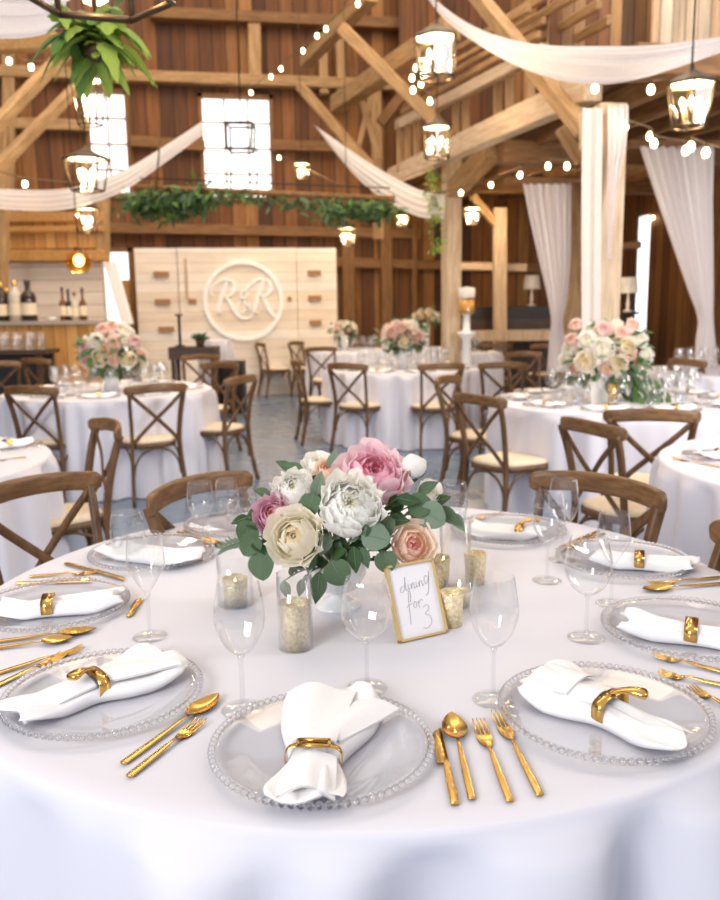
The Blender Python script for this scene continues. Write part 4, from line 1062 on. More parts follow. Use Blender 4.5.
chair(443, 366, C2, 'oak crossback chair at the end of the middle table, partly behind the padded side-on chair')
chair(293, 362, C2, 'oak crossback chair seen side-on at the blue-floor end of the middle table')
chair(320, 349, C2, 'oak crossback chair at the far side of the middle table')
chair(258, 344, 65, 'oak crossback chair standing alone-looking before the plank backdrop, edge-on')
chair(294, 343, C6, 'oak crossback chair at the farthest table, in front of the backdrop corner')
chair(474, 399, C3, 'oak crossback chair with cream seat turned to the bouquet table by the wrapped post')
chair(444, 380, C3, 'oak crossback chair just beyond the cream-seated one at the bouquet table')
chair(584, 426, 68, 'oak crossback chair at an angle, rail sloping, before the bouquet table by the wrapped post')
chair(653, 415, C3, 'oak crossback chair squarely in front of the bouquet table, seen from behind')
chair(503, 365, 8, 'oak crossback chair at the far table near the pale post, nearest its rail')
chair(548, 346, 4, 'oak crossback chair close to the foot of the gathered curtain')
chair(497, 345, 0, 'oak crossback chair on the far side of the table near the pale post')
chair(522, 354, 165, 'oak crossback chair between two others at the far tables, facing the camera')
chair(684, 362, C8, 'oak crossback chair behind the trailing greenery of the bouquet by the wrapped post')
chair(33, 361, 25, 'dark oak chair near the bar front beyond the bar-side table')
chair(-2, 364, -15, 'dark oak chair at the frame edge near the bar front')

# ------------------------------------------------------------------ far table settings
_gl = [None, None, None, None]
def far_glass(p, label, group, kind=0, s_=1.0):
    if _gl[kind] is None:
        g = [None, ('wine', WINE, .088), ('tulip', TULIP, .09)][1 if kind == 0 else 2] if kind < 2 else None
        if kind == 0: o = glass_proto('wine_glass', label, 'glass', .2, WINE[::2], .088, .034, n=16)
        elif kind == 1: o = glass_proto('wine_glass', label, 'glass', .2, TULIP[::2], .09, .034, n=16)
        else: o = glass_proto('water_glass', label, 'glass', .2, TUMB[::2], 0, .03, n=16, water=.06)
        _gl[kind] = o; o['group'] = group
    else: o = dup(_gl[kind], label=label, group=group)
    o.location = (p[0], p[1], T+.0005); o.scale = (s_,)*3; return o
_fp = []
def far_plate(p, label, group):
    if not _fp:
        o = thing('charger_plate', label, 'plate', group=group)
        mb = MB(); mb.lathe([(0.0002, .001), (.100, .001), (.150, .012), (.150, .0155), (.100, .0045), (.0002, .0045)], 32, close=False); mb.obj('plate_body', M['glass_plate'], o)
        mb = MB(); P = []
        for i in range(49):
            w = 2*PI*i/48; rr = .0065*(1+.25*math.cos(24*w)); P.append([Vector(((.156+rr*math.cos(a))*math.cos(w), (.156+rr*math.cos(a))*math.sin(w), .0145+rr*math.sin(a))) for a in [2*PI*k/6 for k in range(7)]])
        mb.grid(P); mb.obj('beaded_rim', M['bead'], o); _fp.append(o)
    else: o = dup(_fp[0], label=label, group=group)
    o.location = (p[0], p[1], T+.0005)
_fn = []
def far_napkin(p, rz, label, group):
    if not _fn:
        o = thing('napkin', label, 'napkin', group=group)
        nap_mesh(.12, [(-1, .05, .045, .012), (-.4, .042, .04, .028), (0, .034, .034, .034), (.5, .05, .05, .036), (1, .055, .05, .014)], 91, ns=14, nc=28).obj('folded_cloth', M['napkin'], o)
        q = MB(); P = []
        for i in range(25):
            w = 2*PI*i/24; P.append([Vector((x, .038*math.cos(w), .019+.021*math.sin(w))) for x in (-.011, .011)])
        q.grid(P); q.obj('napkin_ring', M['gold'], o); _fn.append(o)
    else: o = dup(_fn[0], label=label, group=group)
    o.location = (p[0], p[1], T+.006); o.rotation_euler = (0, 0, rz)
def setting(c, rad, where, n, seed, visible=lambda a: True, plates=True):
    rr = random.Random(seed)
    for i in range(n):
        a = 2*PI*(i+.5)/n+rr.uniform(-.05, .05)
        if not visible(a): continue
        v = Vector((math.cos(a), math.sin(a), 0))
        if plates:
            p = c+v*(rad-.20); far_plate(p, 'beaded glass charger on '+where, 'chargers on '+where)
            far_napkin(p, a+PI/2+rr.uniform(-.3, .3), 'white napkin with gold band on '+where, 'napkins on '+where)
        for k, (da, dr) in enumerate(((.17, .40), (-.13, .42), (.03, .46))):
            w = Vector((math.cos(a+da), math.sin(a+da), 0)); p = c+w*(rad-dr)
            far_glass(p, ('clear stemmed glass on ' if k < 2 else 'clear stemless water glass on ')+where, ('stemmed glasses on ' if k < 2 else 'water glasses on ')+where, (0, 1, 2)[k], 1.05)
setting(C1, .85, 'the round table in front of the bar', 10, 1)
setting(C2, .86, 'the round table in the middle of the hall', 10, 2)
setting(C3, .88, 'the bouquet table by the wrapped post', 10, 3)
setting(C6, .75, 'the farthest round table', 8, 4, plates=False)
setting(C7, .50, 'the table near the pale square post', 3, 5, plates=False)
setting(C8, .80, 'the table behind the trailing greenery', 8, 6, plates=False)
p = aZ(8, 448, T); far_plate(p, 'beaded glass charger on the cut-off table by the edge-on chair', 'charger on the cut-off table'); far_napkin(p, .6, 'white napkin on the cut-off table by the edge-on chair', 'napkin on the cut-off table')
p = aZ(722, 458, T); far_plate(p, 'beaded glass charger on the white table at the frame edge behind the foreground table', 'charger at the frame edge'); far_napkin(p, .2, 'white napkin on the white table at the frame edge behind the foreground table', 'napkin at the frame edge')
cutlery('fork', (672, 459), (720, 468), 'gold fork on the white table at the frame edge behind the foreground table')
cutlery('fork', (-6, 462), (26, 458), 'gold fork on the cut-off table by the edge-on chair')

# ------------------------------------------------------------------ far bouquets
_bl = {}
def far_blossom(kind, p, d, rad, label, group):
    if kind not in _bl:
        mats = {'white': [M['white_in'], M['white']], 'cream': [M['cream_in'], M['cream']], 'peach': [M['peach_far'], M['blush']], 'blush': [M['blush_in'], M['blush']], 'pink': [M['rose_far'], M['blush']], 'yellow': [M['yellow'], M['cream']]}[kind]
        o = flower_mesh(.05, 5, 6, mats, hash_seed(kind), .06, .9, (6, 7)).obj('garden_rose', mats); _bl[kind] = o
    else: o = _bl[kind].copy(); COL.objects.link(o)
    tag(o, label, 'flower', group); o.rotation_mode = 'QUATERNION'; o.rotation_quaternion = Vector(d).to_track_quat('Z', 'Y'); o.location = p; o.scale = (rad/.05,)*3
def hash_seed(s_): return sum(ord(c) for c in s_)
def bouquet(c, cz, rx, rz_, n, kinds, where, seed, vase='block', fixed=(), droop=0.0, base=T, leafn=170, vh=None):
    """c: table point, ball centre at height cz"""
    rr = random.Random(seed); top = Vector((c.x, c.y, cz))
    vh = vh or (cz-rz_*0.55-base)
    t = thing('flower_vase', 'white vase under the bouquet on '+where, 'vase', (c.x, c.y, base+.0005))
    mb = MB(); mb.lathe([(.0002, 0), (.060, 0), (.066, vh), (.060, vh), (.055, .01), (.0002, .01)] if vase == 'block' else [(.0002, 0), (.05, 0), (.02, .03), (.03, vh*.5), (.065, vh), (.06, vh), (.0002, vh*.6)], 20, close=False); mb.obj('vase_body', M['ceramic'], t)
    names = {'white': 'white rose', 'cream': 'cream ranunculus', 'peach': 'peach rose', 'blush': 'blush rose', 'pink': 'pink peony', 'yellow': 'pale yellow rose'}
    def put(kind, p, d, rad): far_blossom(kind, p, d, rad, names[kind]+' in the bouquet on '+where, names[kind]+'s in the bouquet on '+where)
    for (px, py, rp, kind) in fixed:
        D_ = c.dot(_fh); p = aD(px, py, D_); off = (p-top); q = (off.dot(_rt)/rx)**2+(off.dot(_up)/rz_)**2
        p = p-_fh*rx*0.9*math.sqrt(max(0, 1-q)); p = EYE+(aD(px, py, p.dot(_fh))-EYE)
        put(kind, p, (p-top)*0.5-_fw*rx*.7, rp*.86/F_PX*p.dot(_fh))
    ga = PI*(3-math.sqrt(5))
    for i in range(n):
        z = 1-1.35*(i+.5)/n; rr2 = math.sqrt(max(0, 1-z*z)); a = i*ga+seed
        d = Vector((rr2*math.cos(a), rr2*math.sin(a), z))
        if fixed and d.dot(-_fw) > 0.45: continue
        kk = rr.choice(kinds); rad = rr.uniform(.030, .046)
        p = top+Vector((d.x*rx, d.y*rx, d.z*rz_))*rr.uniform(.82, .98); put(kk, p, d, rad)
    mb = MB()
    for i in range(leafn):
        d = Vector((rr.gauss(0, 1), rr.gauss(0, 1), rr.gauss(-.1, .8))).normalized(); L_ = rr.uniform(.06, .11)
        p = top+Vector((d.x*rx, d.y*rx, d.z*rz_))*rr.uniform(.62, 1.06)
        m2 = mat_dir(d+Vector((rr.uniform(-.6, .6), rr.uniform(-.6, .6), rr.uniform(-.8, .3))), Vector((0, 0, 1))-_fw*.5); mb.mi = rr.choice((0, 0, 1, 2))
        mb.grid([[p+m2@v for v in r_] for r_ in leaf_pts(L_, L_*.28, 'point', n1=5, n2=3)])
    if droop > 0:
        for i in range(60):
            q = top+_rt*(rx*rr.uniform(.45, 1.25))-_fh*rx*rr.uniform(-.2, .9)+Vector((0, 0, -rz_*rr.uniform(.2, 1.15)-droop*.2)); q.z = max(q.z, base+.04)
            m2 = mat_dir(Vector((0, 0, -1))+_rt*rr.uniform(-.4, .8), -_fw); mb.mi = rr.choice((0, 1, 2)); L_ = rr.uniform(.06, .12)
            mb.grid([[q+m2@v for v in r_] for r_ in leaf_pts(L_, L_*.17, 'point', n1=5, n2=3)])
    o = mb.obj('bouquet_greenery', [M['leaf'], M['fern_deep'], M['leaf_dark']]); origin_to(o, top)
    tag(o, 'green leaves around the flowers of the bouquet on '+where, 'foliage', kind='stuff')
W1, W2, W3 = 'the round table in front of the bar', 'the round table in the middle of the hall', 'the bouquet table by the wrapped post'
b1 = cf((112-360)/830*6.95, 6.95)
bouquet(b1, aD(112, 352, 6.95).z, .25, .19, 26, ['white', 'cream', 'blush', 'peach', 'pink'], W1, 3,
        fixed=[(100, 358, 9, 'cream'), (115, 344, 9, 'peach'), (128, 359, 8.5, 'cream'), (114, 360, 6.5, 'peach'), (97, 341, 8, 'white'), (86, 348, 7, 'pink'), (87, 361, 7, 'pink'), (121, 330, 8, 'white'), (112, 327, 7, 'blush'), (134, 341, 7, 'pink'), (140, 355, 7, 'blush'), (103, 330, 7, 'blush'), (128, 333, 6, 'white')])
b2 = cf((404-360)/830*9.0, 9.0)
bouquet(b2, aD(404, 336, 9.0).z, .24, .16, 24, ['white', 'blush', 'cream', 'pink'], W2, 5, fixed=[(405, 341, 7, 'cream'), (392, 333, 8, 'blush'), (402, 329, 7.5, 'blush'), (416, 337, 8, 'blush'), (411, 326, 6, 'white'), (388, 342, 7, 'white'), (397, 326, 6, 'pink')])
b3 = cf((610-360)/830*5.7, 5.7)
bouquet(b3, aD(606, 358, 5.7).z, .27, .215, 30, ['white', 'cream', 'blush', 'peach'], W3, 7, droop=.3,
        fixed=[(603, 349, 11, 'white'), (586, 361, 11, 'cream'), (618, 364, 10, 'cream'), (606, 370, 8, 'peach'), (627, 346, 9.5, 'cream'), (587, 340, 9, 'white'), (604, 330, 9, 'pink'), (576, 325, 6.5, 'blush'), (632, 325, 7, 'blush'), (621, 333, 7, 'blush'), (630, 354, 7, 'peach'), (575, 369, 7, 'blush'), (570, 350, 8, 'white'), (566, 361, 8, 'white'), (572, 340, 7, 'peach'), (640, 340, 8, 'white'), (646, 356, 8, 'white'), (592, 329, 7, 'white'), (617, 325, 6, 'white')])
b6 = cf((346-360)/830*13.2, 13.2)
bouquet(b6, aD(345, 330, 13.2).z, .22, .15, 20, ['white', 'blush', 'cream'], 'the farthest round table', 9, leafn=50)
b7 = cf((427-360)/830*13.9, 13.9)
bouquet(b7, aD(425, 318, 13.9).z, .24, .15, 20, ['yellow', 'yellow', 'cream'], 'the small draped table by the far wall', 13, leafn=60)
o = cloth_mesh(.36, 33, nt_=120, nf=10).obj('tablecloth', M['linen_far']); o.location = (b7.x, b7.y, 0); tag(o, 'white cloth on the small round table under the pale yellow bouquet', 'tablecloth', 'white round tablecloths')
# cards and gold cup by the right bouquet
def card(px, py, w_, h_, rz, label, mat='paper'):
    p = aZ(px, py, T); t = thing('standing_card', label, 'card', (p.x, p.y, T+.0005), rz)
    mb = MB(); mb.box((0, 0, h_/2), (w_, .012, h_)); o = mb.obj('card_face', M[mat], t, smooth=False); o.rotation_euler = (-.22, 0, 0)
    mb = MB(); mb.box((0, .045, h_*.30), (.03, .004, h_*.62)); o = mb.obj('easel', M['gold'], t, smooth=False); o.rotation_euler = (.18, 0, 0)
card(580, 401, .075, .15, .5, 'narrow white standing card left of the vase on the bouquet table')
card(600, 404, .12, .15, -.15, 'cream standing card in front of the vase on the bouquet table', 'shade')
p = aZ(612, 405, T); t = thing('gold_cup', 'tall gold votive cup beside the standing cards on the bouquet table', 'candle holder', (p.x, p.y, T+.0005)); tumbler_shell(.03, .14).obj('cup', M['gold'], t)

# ------------------------------------------------------------------ drapes
def band(name, label, top, bot, Ds, seed, mat='drape', pleats=4, depth=.16, ns=40, nv=26):
    """hanging cloth between an upper and a lower edge line given by photo points; Ds: depth at first and last point"""
    rr = random.Random(seed); ph = [rr.random()*6 for _ in range(4)]
    tp = crs([(*p,) for p in top], 12); bt = crs([(*p,) for p in bot], 12)
    def samp(l, u):
        x = u*(len(l)-1); i = min(int(x), len(l)-2); f = x-i; return (l[i][0]*(1-f)+l[i+1][0]*f, l[i][1]*(1-f)+l[i+1][1]*f)
    P = []
    for i in range(ns+1):
        u = i/ns; D_ = Ds[0]+(Ds[1]-Ds[0])*u; a, b_ = samp(tp, u), samp(bt, u); row = []
        pa, pb = aD(*a, D_), aD(*b_, D_)
        for j in range(nv+1):
            v = j/nv; p = pa.lerp(pb, v)
            w = depth*(.45*math.sin(PI*v)*1.0 + .16*math.sin(pleats*2*PI*v+ph[0]+1.3*u) + .08*math.sin(pleats*4.3*PI*v+ph[1]-u*2))*min(1, (pb-pa).length*2.5)
            row.append(p-_fh*w)
        P.append(row)
    mb = MB(); mb.grid(P); o = mb.obj(name, M[mat]); c = sum((r_[nv//2] for r_ in P), Vector())/len(P); origin_to(o, c)
    return tag(o, label, 'drape')
band('fabric_swag', 'white fabric swag sagging from the bar side up towards the middle window', [(-30, 187), (30, 190), (75, 187), (120, 172), (165, 146), (203, 121)], [(-30, 206), (25, 211), (70, 209), (120, 193), (165, 163), (204, 134)], (8.6, 12.2), 1)
band('fabric_swag', 'white fabric swag sweeping down from the dark wall to the pale square post', [(313, 124), (340, 143), (365, 160), (395, 178), (420, 190), (444, 195)], [(316, 127), (340, 158), (365, 185), (395, 206), (420, 217), (444, 219)], (12.6, 11.2), 2)
band('fabric_swag', 'long white fabric swag hanging across the top above the aisle loft', [(415, -20), (450, 12), (490, 34), (540, 46), (600, 48), (660, 46), (740, 34)], [(420, -12), (445, 20), (480, 46), (525, 70), (580, 84), (640, 79), (740, 46)], (7.6, 5.4), 3, pleats=3, depth=.3)
band('fabric_swag', 'white fabric swag in the top corner beside the black lantern', [(-60, -40), (0, -30), (40, -25), (80, -30)], [(-60, 36), (0, 40), (40, 37), (66, 26)], (4.6, 4.0), 4, depth=.2)
def curtain(label, rows, D_, seed, pleats=8, amp=.05, mat='drape'):
    """rows: (y, xl, xr)"""
    rr = random.Random(seed); ph = rr.random()*6; ro = crs(rows, 8); P = []
    for (y, xl, xr) in ro:
        row = []; wd = (xr-xl)
        for j in range(61):
            v = j/60; p = aD(xl+wd*v, y, D_); row.append(p-_fh*(amp*math.sin(pleats*2*PI*v+ph)+amp*.4*math.sin(pleats*4.4*PI*v+1)))
        P.append(row)
    mb = MB(); mb.grid(P); o = mb.obj('curtain', M[mat]); origin_to(o, sum((r_[30] for r_ in P), Vector())/len(P)); return tag(o, label, 'curtain')
pbeam('curtain_rail', (505, 181), (582, 181), .08, .08, M['timber_dark'], 10.05)
pbeam('curtain_rail', (628, 144), (730, 144), .08, .08, M['timber_dark'], 8.85)
curtain('white curtain gathered to a tie beside the far aisle post', [(184, 522, 570), (220, 529, 570), (260, 538, 569), (300, 547, 566), (322, 551, 562), (345, 548, 566), (372, 546, 570)], 10.0, 1, 6, .05)
curtain('wide white curtain gathered at its foot, next to the bright slit window', [(147, 640, 716), (190, 654, 715), (240, 671, 714), (290, 688, 713), (318, 698, 712), (340, 696, 714), (375, 694, 718)], 8.8, 2, 8, .05)
curtain('white fabric wrapped down the near aisle post', [(108, 582, 603), (200, 581, 602), (300, 581, 601), (400, 581, 601)], 6.74, 3, 1.5, .010, 'wrap')
curtain('white curtain hanging behind the wrapped post', [(106, 607, 628), (140, 607, 626), (180, 607, 618), (215, 607, 613), (260, 607, 611)], 6.85, 4, 3, .02)

# ------------------------------------------------------------------ lanterns
def lantern(px, py, D_, w_, h_, label, bulbs=4, taper=.72, chain_to=7.0, power=12, cap=True, bulb_y=.42, seed=0, bottom=True):
    """px,py: centre of the lantern body"""
    c = aD(px, py, D_); t = thing('lantern', label, 'lantern', (c.x, c.y, c.z), YAW*-1+.3)
    rt, rb, ht = w_/2, w_/2*taper, h_/2
    mb = MB()
    for i in range(6):
        a = PI/3*i; ca, sa = math.cos(a), math.sin(a); mb.tube([(rt*ca, rt*sa, ht), (rb*ca, rb*sa, -ht)], w_*.022, 6)
        a2 = PI/3*(i+1)
        mb.tube([(rt*ca, rt*sa, ht), (rt*math.cos(a2), rt*math.sin(a2), ht)], w_*.028, 6); mb.tube([(rb*ca, rb*sa, -ht), (rb*math.cos(a2), rb*math.sin(a2), -ht)], w_*.026, 6)
    mb.obj('frame', M['bronze'], t)
    mb = MB(); mb.lathe([(rt*1.08, ht), (rt*.95, ht+h_*.08), (rt*.45, ht+h_*.22), (rt*.12, ht+h_*.36), (rt*.10, ht+h_*.46), (.0003, ht+h_*.47)], 6, close=False); mb.obj('cap', M['bronze'], t)
    mb = MB(); mb.lathe([(rt*1.0, ht-.002), (rt*.9, ht+h_*.06), (.0003, ht+h_*.10)], 6, close=False); mb.obj('inner_cap', M['cap_white'], t)
    for i in range(6):
        a, a2 = PI/3*i, PI/3*(i+1); q = MB(); k = .99
        q.add([(rt*k*math.cos(a), rt*k*math.sin(a), ht), (rt*k*math.cos(a2), rt*k*math.sin(a2), ht), (rb*k*math.cos(a2), rb*k*math.sin(a2), -ht), (rb*k*math.cos(a), rb*k*math.sin(a), -ht)], [(0, 1, 2, 3)])
        q.obj('glass_pane', M['glass'], t, smooth=False)
    mb = MB(); mb.tube([(0, 0, -ht), (0, 0, ht)], w_*.018, 6)
    for i in range(bulbs):
        a = 2*PI*i/bulbs+.4; mb.tube(bez((0, 0, -ht*.7), (rb*.5*math.cos(a), rb*.5*math.sin(a), -ht*.9), (rb*.5*math.cos(a), rb*.5*math.sin(a), -ht*.25), 6), w_*.014, 5)
    mb.obj('candle_arm', M['bronze'], t)
    for i in range(bulbs):
        a = 2*PI*i/bulbs+.4; x, y = rb*.5*math.cos(a), rb*.5*math.sin(a)
        q = MB(); q.tube([(x, y, -ht*.25), (x, y, ht*.0)], w_*.03, 8); s2 = q.obj('candle_sleeve', M['cap_white'], t)
        q = MB(); q.lathe([(.0003, ht*.0), (w_*.052, ht*.10), (w_*.045, ht*.24), (.0003, ht*.42)], 10, c=(x, y, 0), close=False); q.obj('bulb', M['candle'], s2)
    mb = MB(); mb.tube([(0, 0, ht+h_*.46), (0, 0, chain_to-c.z)], max(.006, w_*.012), 6); mb.obj('chain', M['bronze'], t)
    if power:
        l = bpy.data.lights.new('lantern_light', 'POINT'); l.energy = power; l.color = (1, .74, .45); l.shadow_soft_size = .08
        lo = bpy.data.objects.new('lantern_light', l); COL.objects.link(lo); lo.parent = t; lo.location = (0, 0, -ht*.0+.02)
    return t
lantern(92, -62, 2.9, .50, .34, 'big black lantern cut off by the top of the frame, above the hanging fern', bulbs=4, taper=.98, chain_to=4.5, power=14)
lantern(89, 103, 5.4, .20, .26, 'lantern hanging directly under the fern, against the bright window', bulbs=3, chain_to=3.6, power=14)
lantern(87, 175, 7.2, .36, .25, 'wide tapered lantern in front of the swag under the left window', bulbs=5, power=25)
lantern(87, 221, 10.5, .30, .28, 'small lantern hanging above the amber globe pendant', bulbs=4, power=25)
lantern(436, 58, 6.4, .33, .27, 'tall glass lantern beside the start of the long top swag', bulbs=4, taper=.86, power=30)
lantern(437, 143, 8.4, .29, .28, 'tall glass lantern in front of the pale square post', bulbs=4, taper=.86, power=30)
lantern(690, 106, 5.2, .29, .24, 'bronze lantern with wide top near the frame edge above the wide curtain', bulbs=5, power=30)
lantern(347, 237, 12.2, .28, .24, 'small lantern near the top corner of the plank backdrop', bulbs=3, power=25)
lantern(472, 216, 12.6, .26, .22, 'small lantern under the aisle loft next to the pale post', bulbs=3, chain_to=3.72, power=60)
lantern(302, 171, 13.4, .26, .20, 'small lantern glowing beside the middle window', bulbs=3, power=20)
lantern(575, 238, 11.0, .20, .20, 'small lantern between the gathered curtain and the wrapped post', bulbs=3, chain_to=3.55, power=60)
lantern(402, 221, 13.8, .24, .16, 'small lantern under the sweeping swag before the far wall', bulbs=3, power=20)
# amber globe pendant
c = aD(79, 262, 9.3); t = thing('pendant_lamp', 'amber glass globe pendant glowing above the bar', 'lamp', c); t.scale = (1.15, 1.15, 1.0)
mb = MB(); mb.lathe([(.035, .125), (.06, .118), (.105, .07), (.125, 0.0), (.112, -.06), (.075, -.11), (.072, -.108), (.108, -.06), (.121, 0), (.102, .068), (.058, .115), (.035, .122)], 28, close=False); mb.obj('globe', M['amber_glass'], t)
mb = MB(); mb.sphere((0, 0, .02), .05, rz=.062); mb.obj('bulb', M['candle'], t)
mb = MB(); mb.lathe([(.0003, .16), (.036, .155), (.038, .12), (.0003, .118)], 16, close=False); mb.obj('lamp_cap', M['bronze'], t)
mb = MB(); mb.tube([(0, 0, .155), (0, 0, 7.0-c.z)], .005, 6); mb.obj('cord', M['black'], t)
l = bpy.data.lights.new('pendant_light', 'POINT'); l.energy = 20; l.color = (1, .62, .25); l.shadow_soft_size = .06
lo = bpy.data.objects.new('pendant_light', l); COL.objects.link(lo); lo.parent = t; lo.location = (0, -.02, -.06)

# ------------------------------------------------------------------ string lights
_bp = []
def string(name, label, pts, bulbs, Ds, group):
    """cable through photo points; bulbs at photo points hanging under it"""
    x0, x1 = pts[0][0], pts[-1][0]; y0, y1 = pts[0][1], pts[-1][1]
    par = lambda x, y: ((x-x0)/(x1-x0) if abs(x1-x0) > abs(y1-y0)*.6 else (y-y0)/(y1-y0))
    BP = sorted([(par(x, y), aD(x, y, Ds[0]+(Ds[1]-Ds[0])*max(0, min(1, par(x, y))))) for x, y in bulbs], key=lambda q: q[0])
    P3 = [aD(*pts[0], Ds[0])]+[p+Vector((0, 0, .050)) for _, p in BP]+[aD(*pts[-1], Ds[1])]
    mb = MB(); mb.tube(crs([tuple(p) for p in P3], 6), .006, 5); o = mb.obj(name, M['cable']); origin_to(o, P3[0]); tag(o, label, 'string light cable')
    for _, p in BP:
        if not _bp:
            t = thing('string_light_bulb', 'x', 'light bulb'); 
            mb = MB(); mb.lathe([(.0003, -.050), (.020, -.042), (.029, -.018), (.026, .004), (.013, .026), (.0003, .028)], 14, close=False); mb.obj('bulb', M['bulb'], t)
            mb = MB(); mb.lathe([(.0003, .062), (.010, .060), (.015, .05), (.015, .022), (.0003, .02)], 10, close=False); mb.obj('socket', M['bronze'], t); _bp.append(t)
        else: t = dup(_bp[0])
        t.location = p; t['label'] = 'round glowing bulb on '+label; t['group'] = group; t.scale = (.9,)*3
string('string_light_cable', 'the string light cable running under the aisle loft', [(440, 192), (464, 183), (491, 177), (520, 167), (548, 157), (578, 144), (584, 138)], [(461, 192), (491, 184), (520, 174), (548, 165), (576, 152), (567, 165)], (11.2, 7.6), 'bulbs under the aisle loft')
string('string_light_cable', 'the string light cable crossing above the wide curtain', [(618, 118), (640, 128), (665, 137), (690, 143), (730, 150)], [(625, 126), (650, 135), (654, 142), (686, 149), (691, 145), (706, 151)], (7.0, 5.6), 'bulbs above the wide curtain')
string('string_light_cable', 'the string light cable seen through the long top swag', [(505, 42), (530, 50), (570, 58), (595, 78), (625, 84), (651, 80), (700, 70)], [(531, 56), (552, 71), (593, 68), (595, 87), (651, 88)], (7.2, 5.9), 'bulbs along the long top swag')
string('string_light_cable', 'the string light cable rising from the middle window to the top', [(248, 94), (275, 76), (300, 52), (320, 34), (345, 14), (362, -4)], [(251, 92), (271, 76), (281, 68), (303, 50), (317, 35), (326, 28), (358, 3)], (13.5, 10.5), 'bulbs rising from the middle window')
string('string_light_cable', 'the string light cable beside the middle window', [(276, 150), (290, 163), (303, 170), (330, 184), (360, 196)], [(279, 157)], (14.2, 12.6), 'bulb beside the middle window')
string('string_light_cable', 'the string light cable by the left timber braces', [(-10, 48), (9, 52), (32, 58), (60, 60)], [(9, 60), (31, 66)], (8.5, 9.6), 'bulbs by the left timber braces')
string('string_light_cable', 'the string light cable just above the left swag', [(-10, 168), (25, 176), (60, 184), (90, 186)], [(25, 183), (82, 188)], (8.0, 9.6), 'bulbs above the left swag')
string('string_light_cable', 'the string light cable hanging behind the two tall lanterns', [(424, 60), (414, 72), (418, 86), (437, 122)], [(416, 67), (412, 77), (421, 83), (413, 89), (430, 100)], (9.4, 8.45), 'bulbs behind the two tall lanterns')
Dw = aX(648, 217, XR-.06).dot(_fh)
string('string_light_cable', 'the string light cable by the slit window', [(636, 212), (648, 217), (656, 215)], [(642, 221), (649, 219), (653, 217)], (Dw+.25, Dw-.2), 'bulbs by the slit window')

# ------------------------------------------------------------------ greenery
c = aD(97, 46, 3.7); t = thing('hanging_fern', 'bright green fern hanging below the big black lantern', 'plant', c)
mb = MB(); mb.lathe([(.0003, -.06), (.05, -.055), (.08, 0), (.075, .0), (.0003, -.01)], 18, close=False); mb.obj('pot', M['bronze'], t)
mb = MB(); mb.tube([(0, 0, -.01), (0, 0, .95)], .005, 6); mb.obj('chain', M['bronze'], t)
rr = random.Random(3)
for i in range(99):
    a = rr.random()*2*PI; el = rr.uniform(-.35, 1.3); L_ = rr.uniform(.10, .19); d = Vector((math.cos(a)*math.cos(el), math.sin(a)*math.cos(el), math.sin(el))); b0 = Vector((rr.gauss(0, .055), rr.gauss(0, .055), rr.gauss(.03, .035)))+d*.03
    P = []; side = d.cross(Vector((0, 0, 1))).normalized(); wd = rr.uniform(.026, .046)
    for k in range(9):
        u = k/8; ctr = b0+d*(L_*u)+Vector((0, 0, -.75*L_*u*u*(1.2-.3*el))); ww = wd*math.sin(PI*min(1, u**.7*.97+.02))**.8*(1+.22*(k % 2))
        P.append([ctr-side*ww+Vector((0, 0, -ww*.35)), ctr+Vector((0, 0, .002)), ctr+side*ww+Vector((0, 0, -ww*.35))])
    q = MB(); q.grid(P); q.obj('frond', M[rr.choice(['leaf_bright', 'leaf_bright', 'fern_deep'])], t)
def greens(name, label, path, D_, n_, spread, L0, seed, mats=('leaf', 'leaf_dark', 'fern_deep', 'leaf_dark'), hang=1.0, cat='foliage'):
    rr = random.Random(seed); pts = crs([tuple(aD(x, y, D_)) for x, y in path], 10); mb = MB()
    for i in range(n_):
        p = Vector(rr.choice(pts))+Vector((rr.gauss(0, spread), rr.gauss(0, spread), rr.gauss(-spread*.3, spread*.7)))
        d = Vector((rr.uniform(-1, 1), rr.uniform(-1, 1), rr.uniform(-1.0*hang, .5))); L_ = L0*rr.uniform(.6, 1.3); m2 = mat_dir(d, Vector((rr.uniform(-1, 1), -1, 1))); mb.mi = rr.randrange(len(mats))
        mb.grid([[p+m2@v for v in r_] for r_ in leaf_pts(L_, L_*.16, 'point', n1=5, n2=3)])
    o = mb.obj(name, [M[k] for k in mats]); origin_to(o, pts[len(pts)//2]); return tag(o, label, cat, kind='stuff')
greens('fir_garland', 'thick green garland bunch hanging left of the middle window', [(136, 203), (150, 199), (170, 202), (188, 198), (202, 193)], 10.2, 620, .10, .16, 1)
greens('fir_garland', 'green garland along the hung pole in front of the middle window', [(206, 194), (235, 193), (262, 197), (285, 200), (310, 204), (335, 206)], 10.0, 190, .045, .12, 2)
greens('fir_garland', 'thick green garland end close to the sweeping swag', [(322, 206), (350, 207), (370, 205), (388, 208)], 9.8, 400, .085, .13, 3)
greens('ivy_trail', 'yellow green ivy trailing on the pale square post behind the swag end', [(434, 168), (435, 180), (433, 192), (436, 205), (436, 230), (435, 250)], 11.2, 110, .05, .11, 4, ('leaf_bright', 'leaf_bright', 'leaf'))
pb = aD(135, 187, 10.2); pc = aD(395, 199, 9.8); mb = MB(); mb.tube([pb, pc], .035, 8); o = mb.obj('garland_pole', M['timber_dark']); origin_to(o, pb); tag(o, 'long wooden pole carrying the green garlands before the windows', 'pole')
mb = MB(); mb.tube([aD(140, 178, 10.2), aD(390, 188, 9.8)], .008, 6); o = mb.obj('hanging_wire', M['black_metal']); origin_to(o, aD(140, 178, 10.2)); tag(o, 'thin dark wire stretched above the garland pole', 'wire')
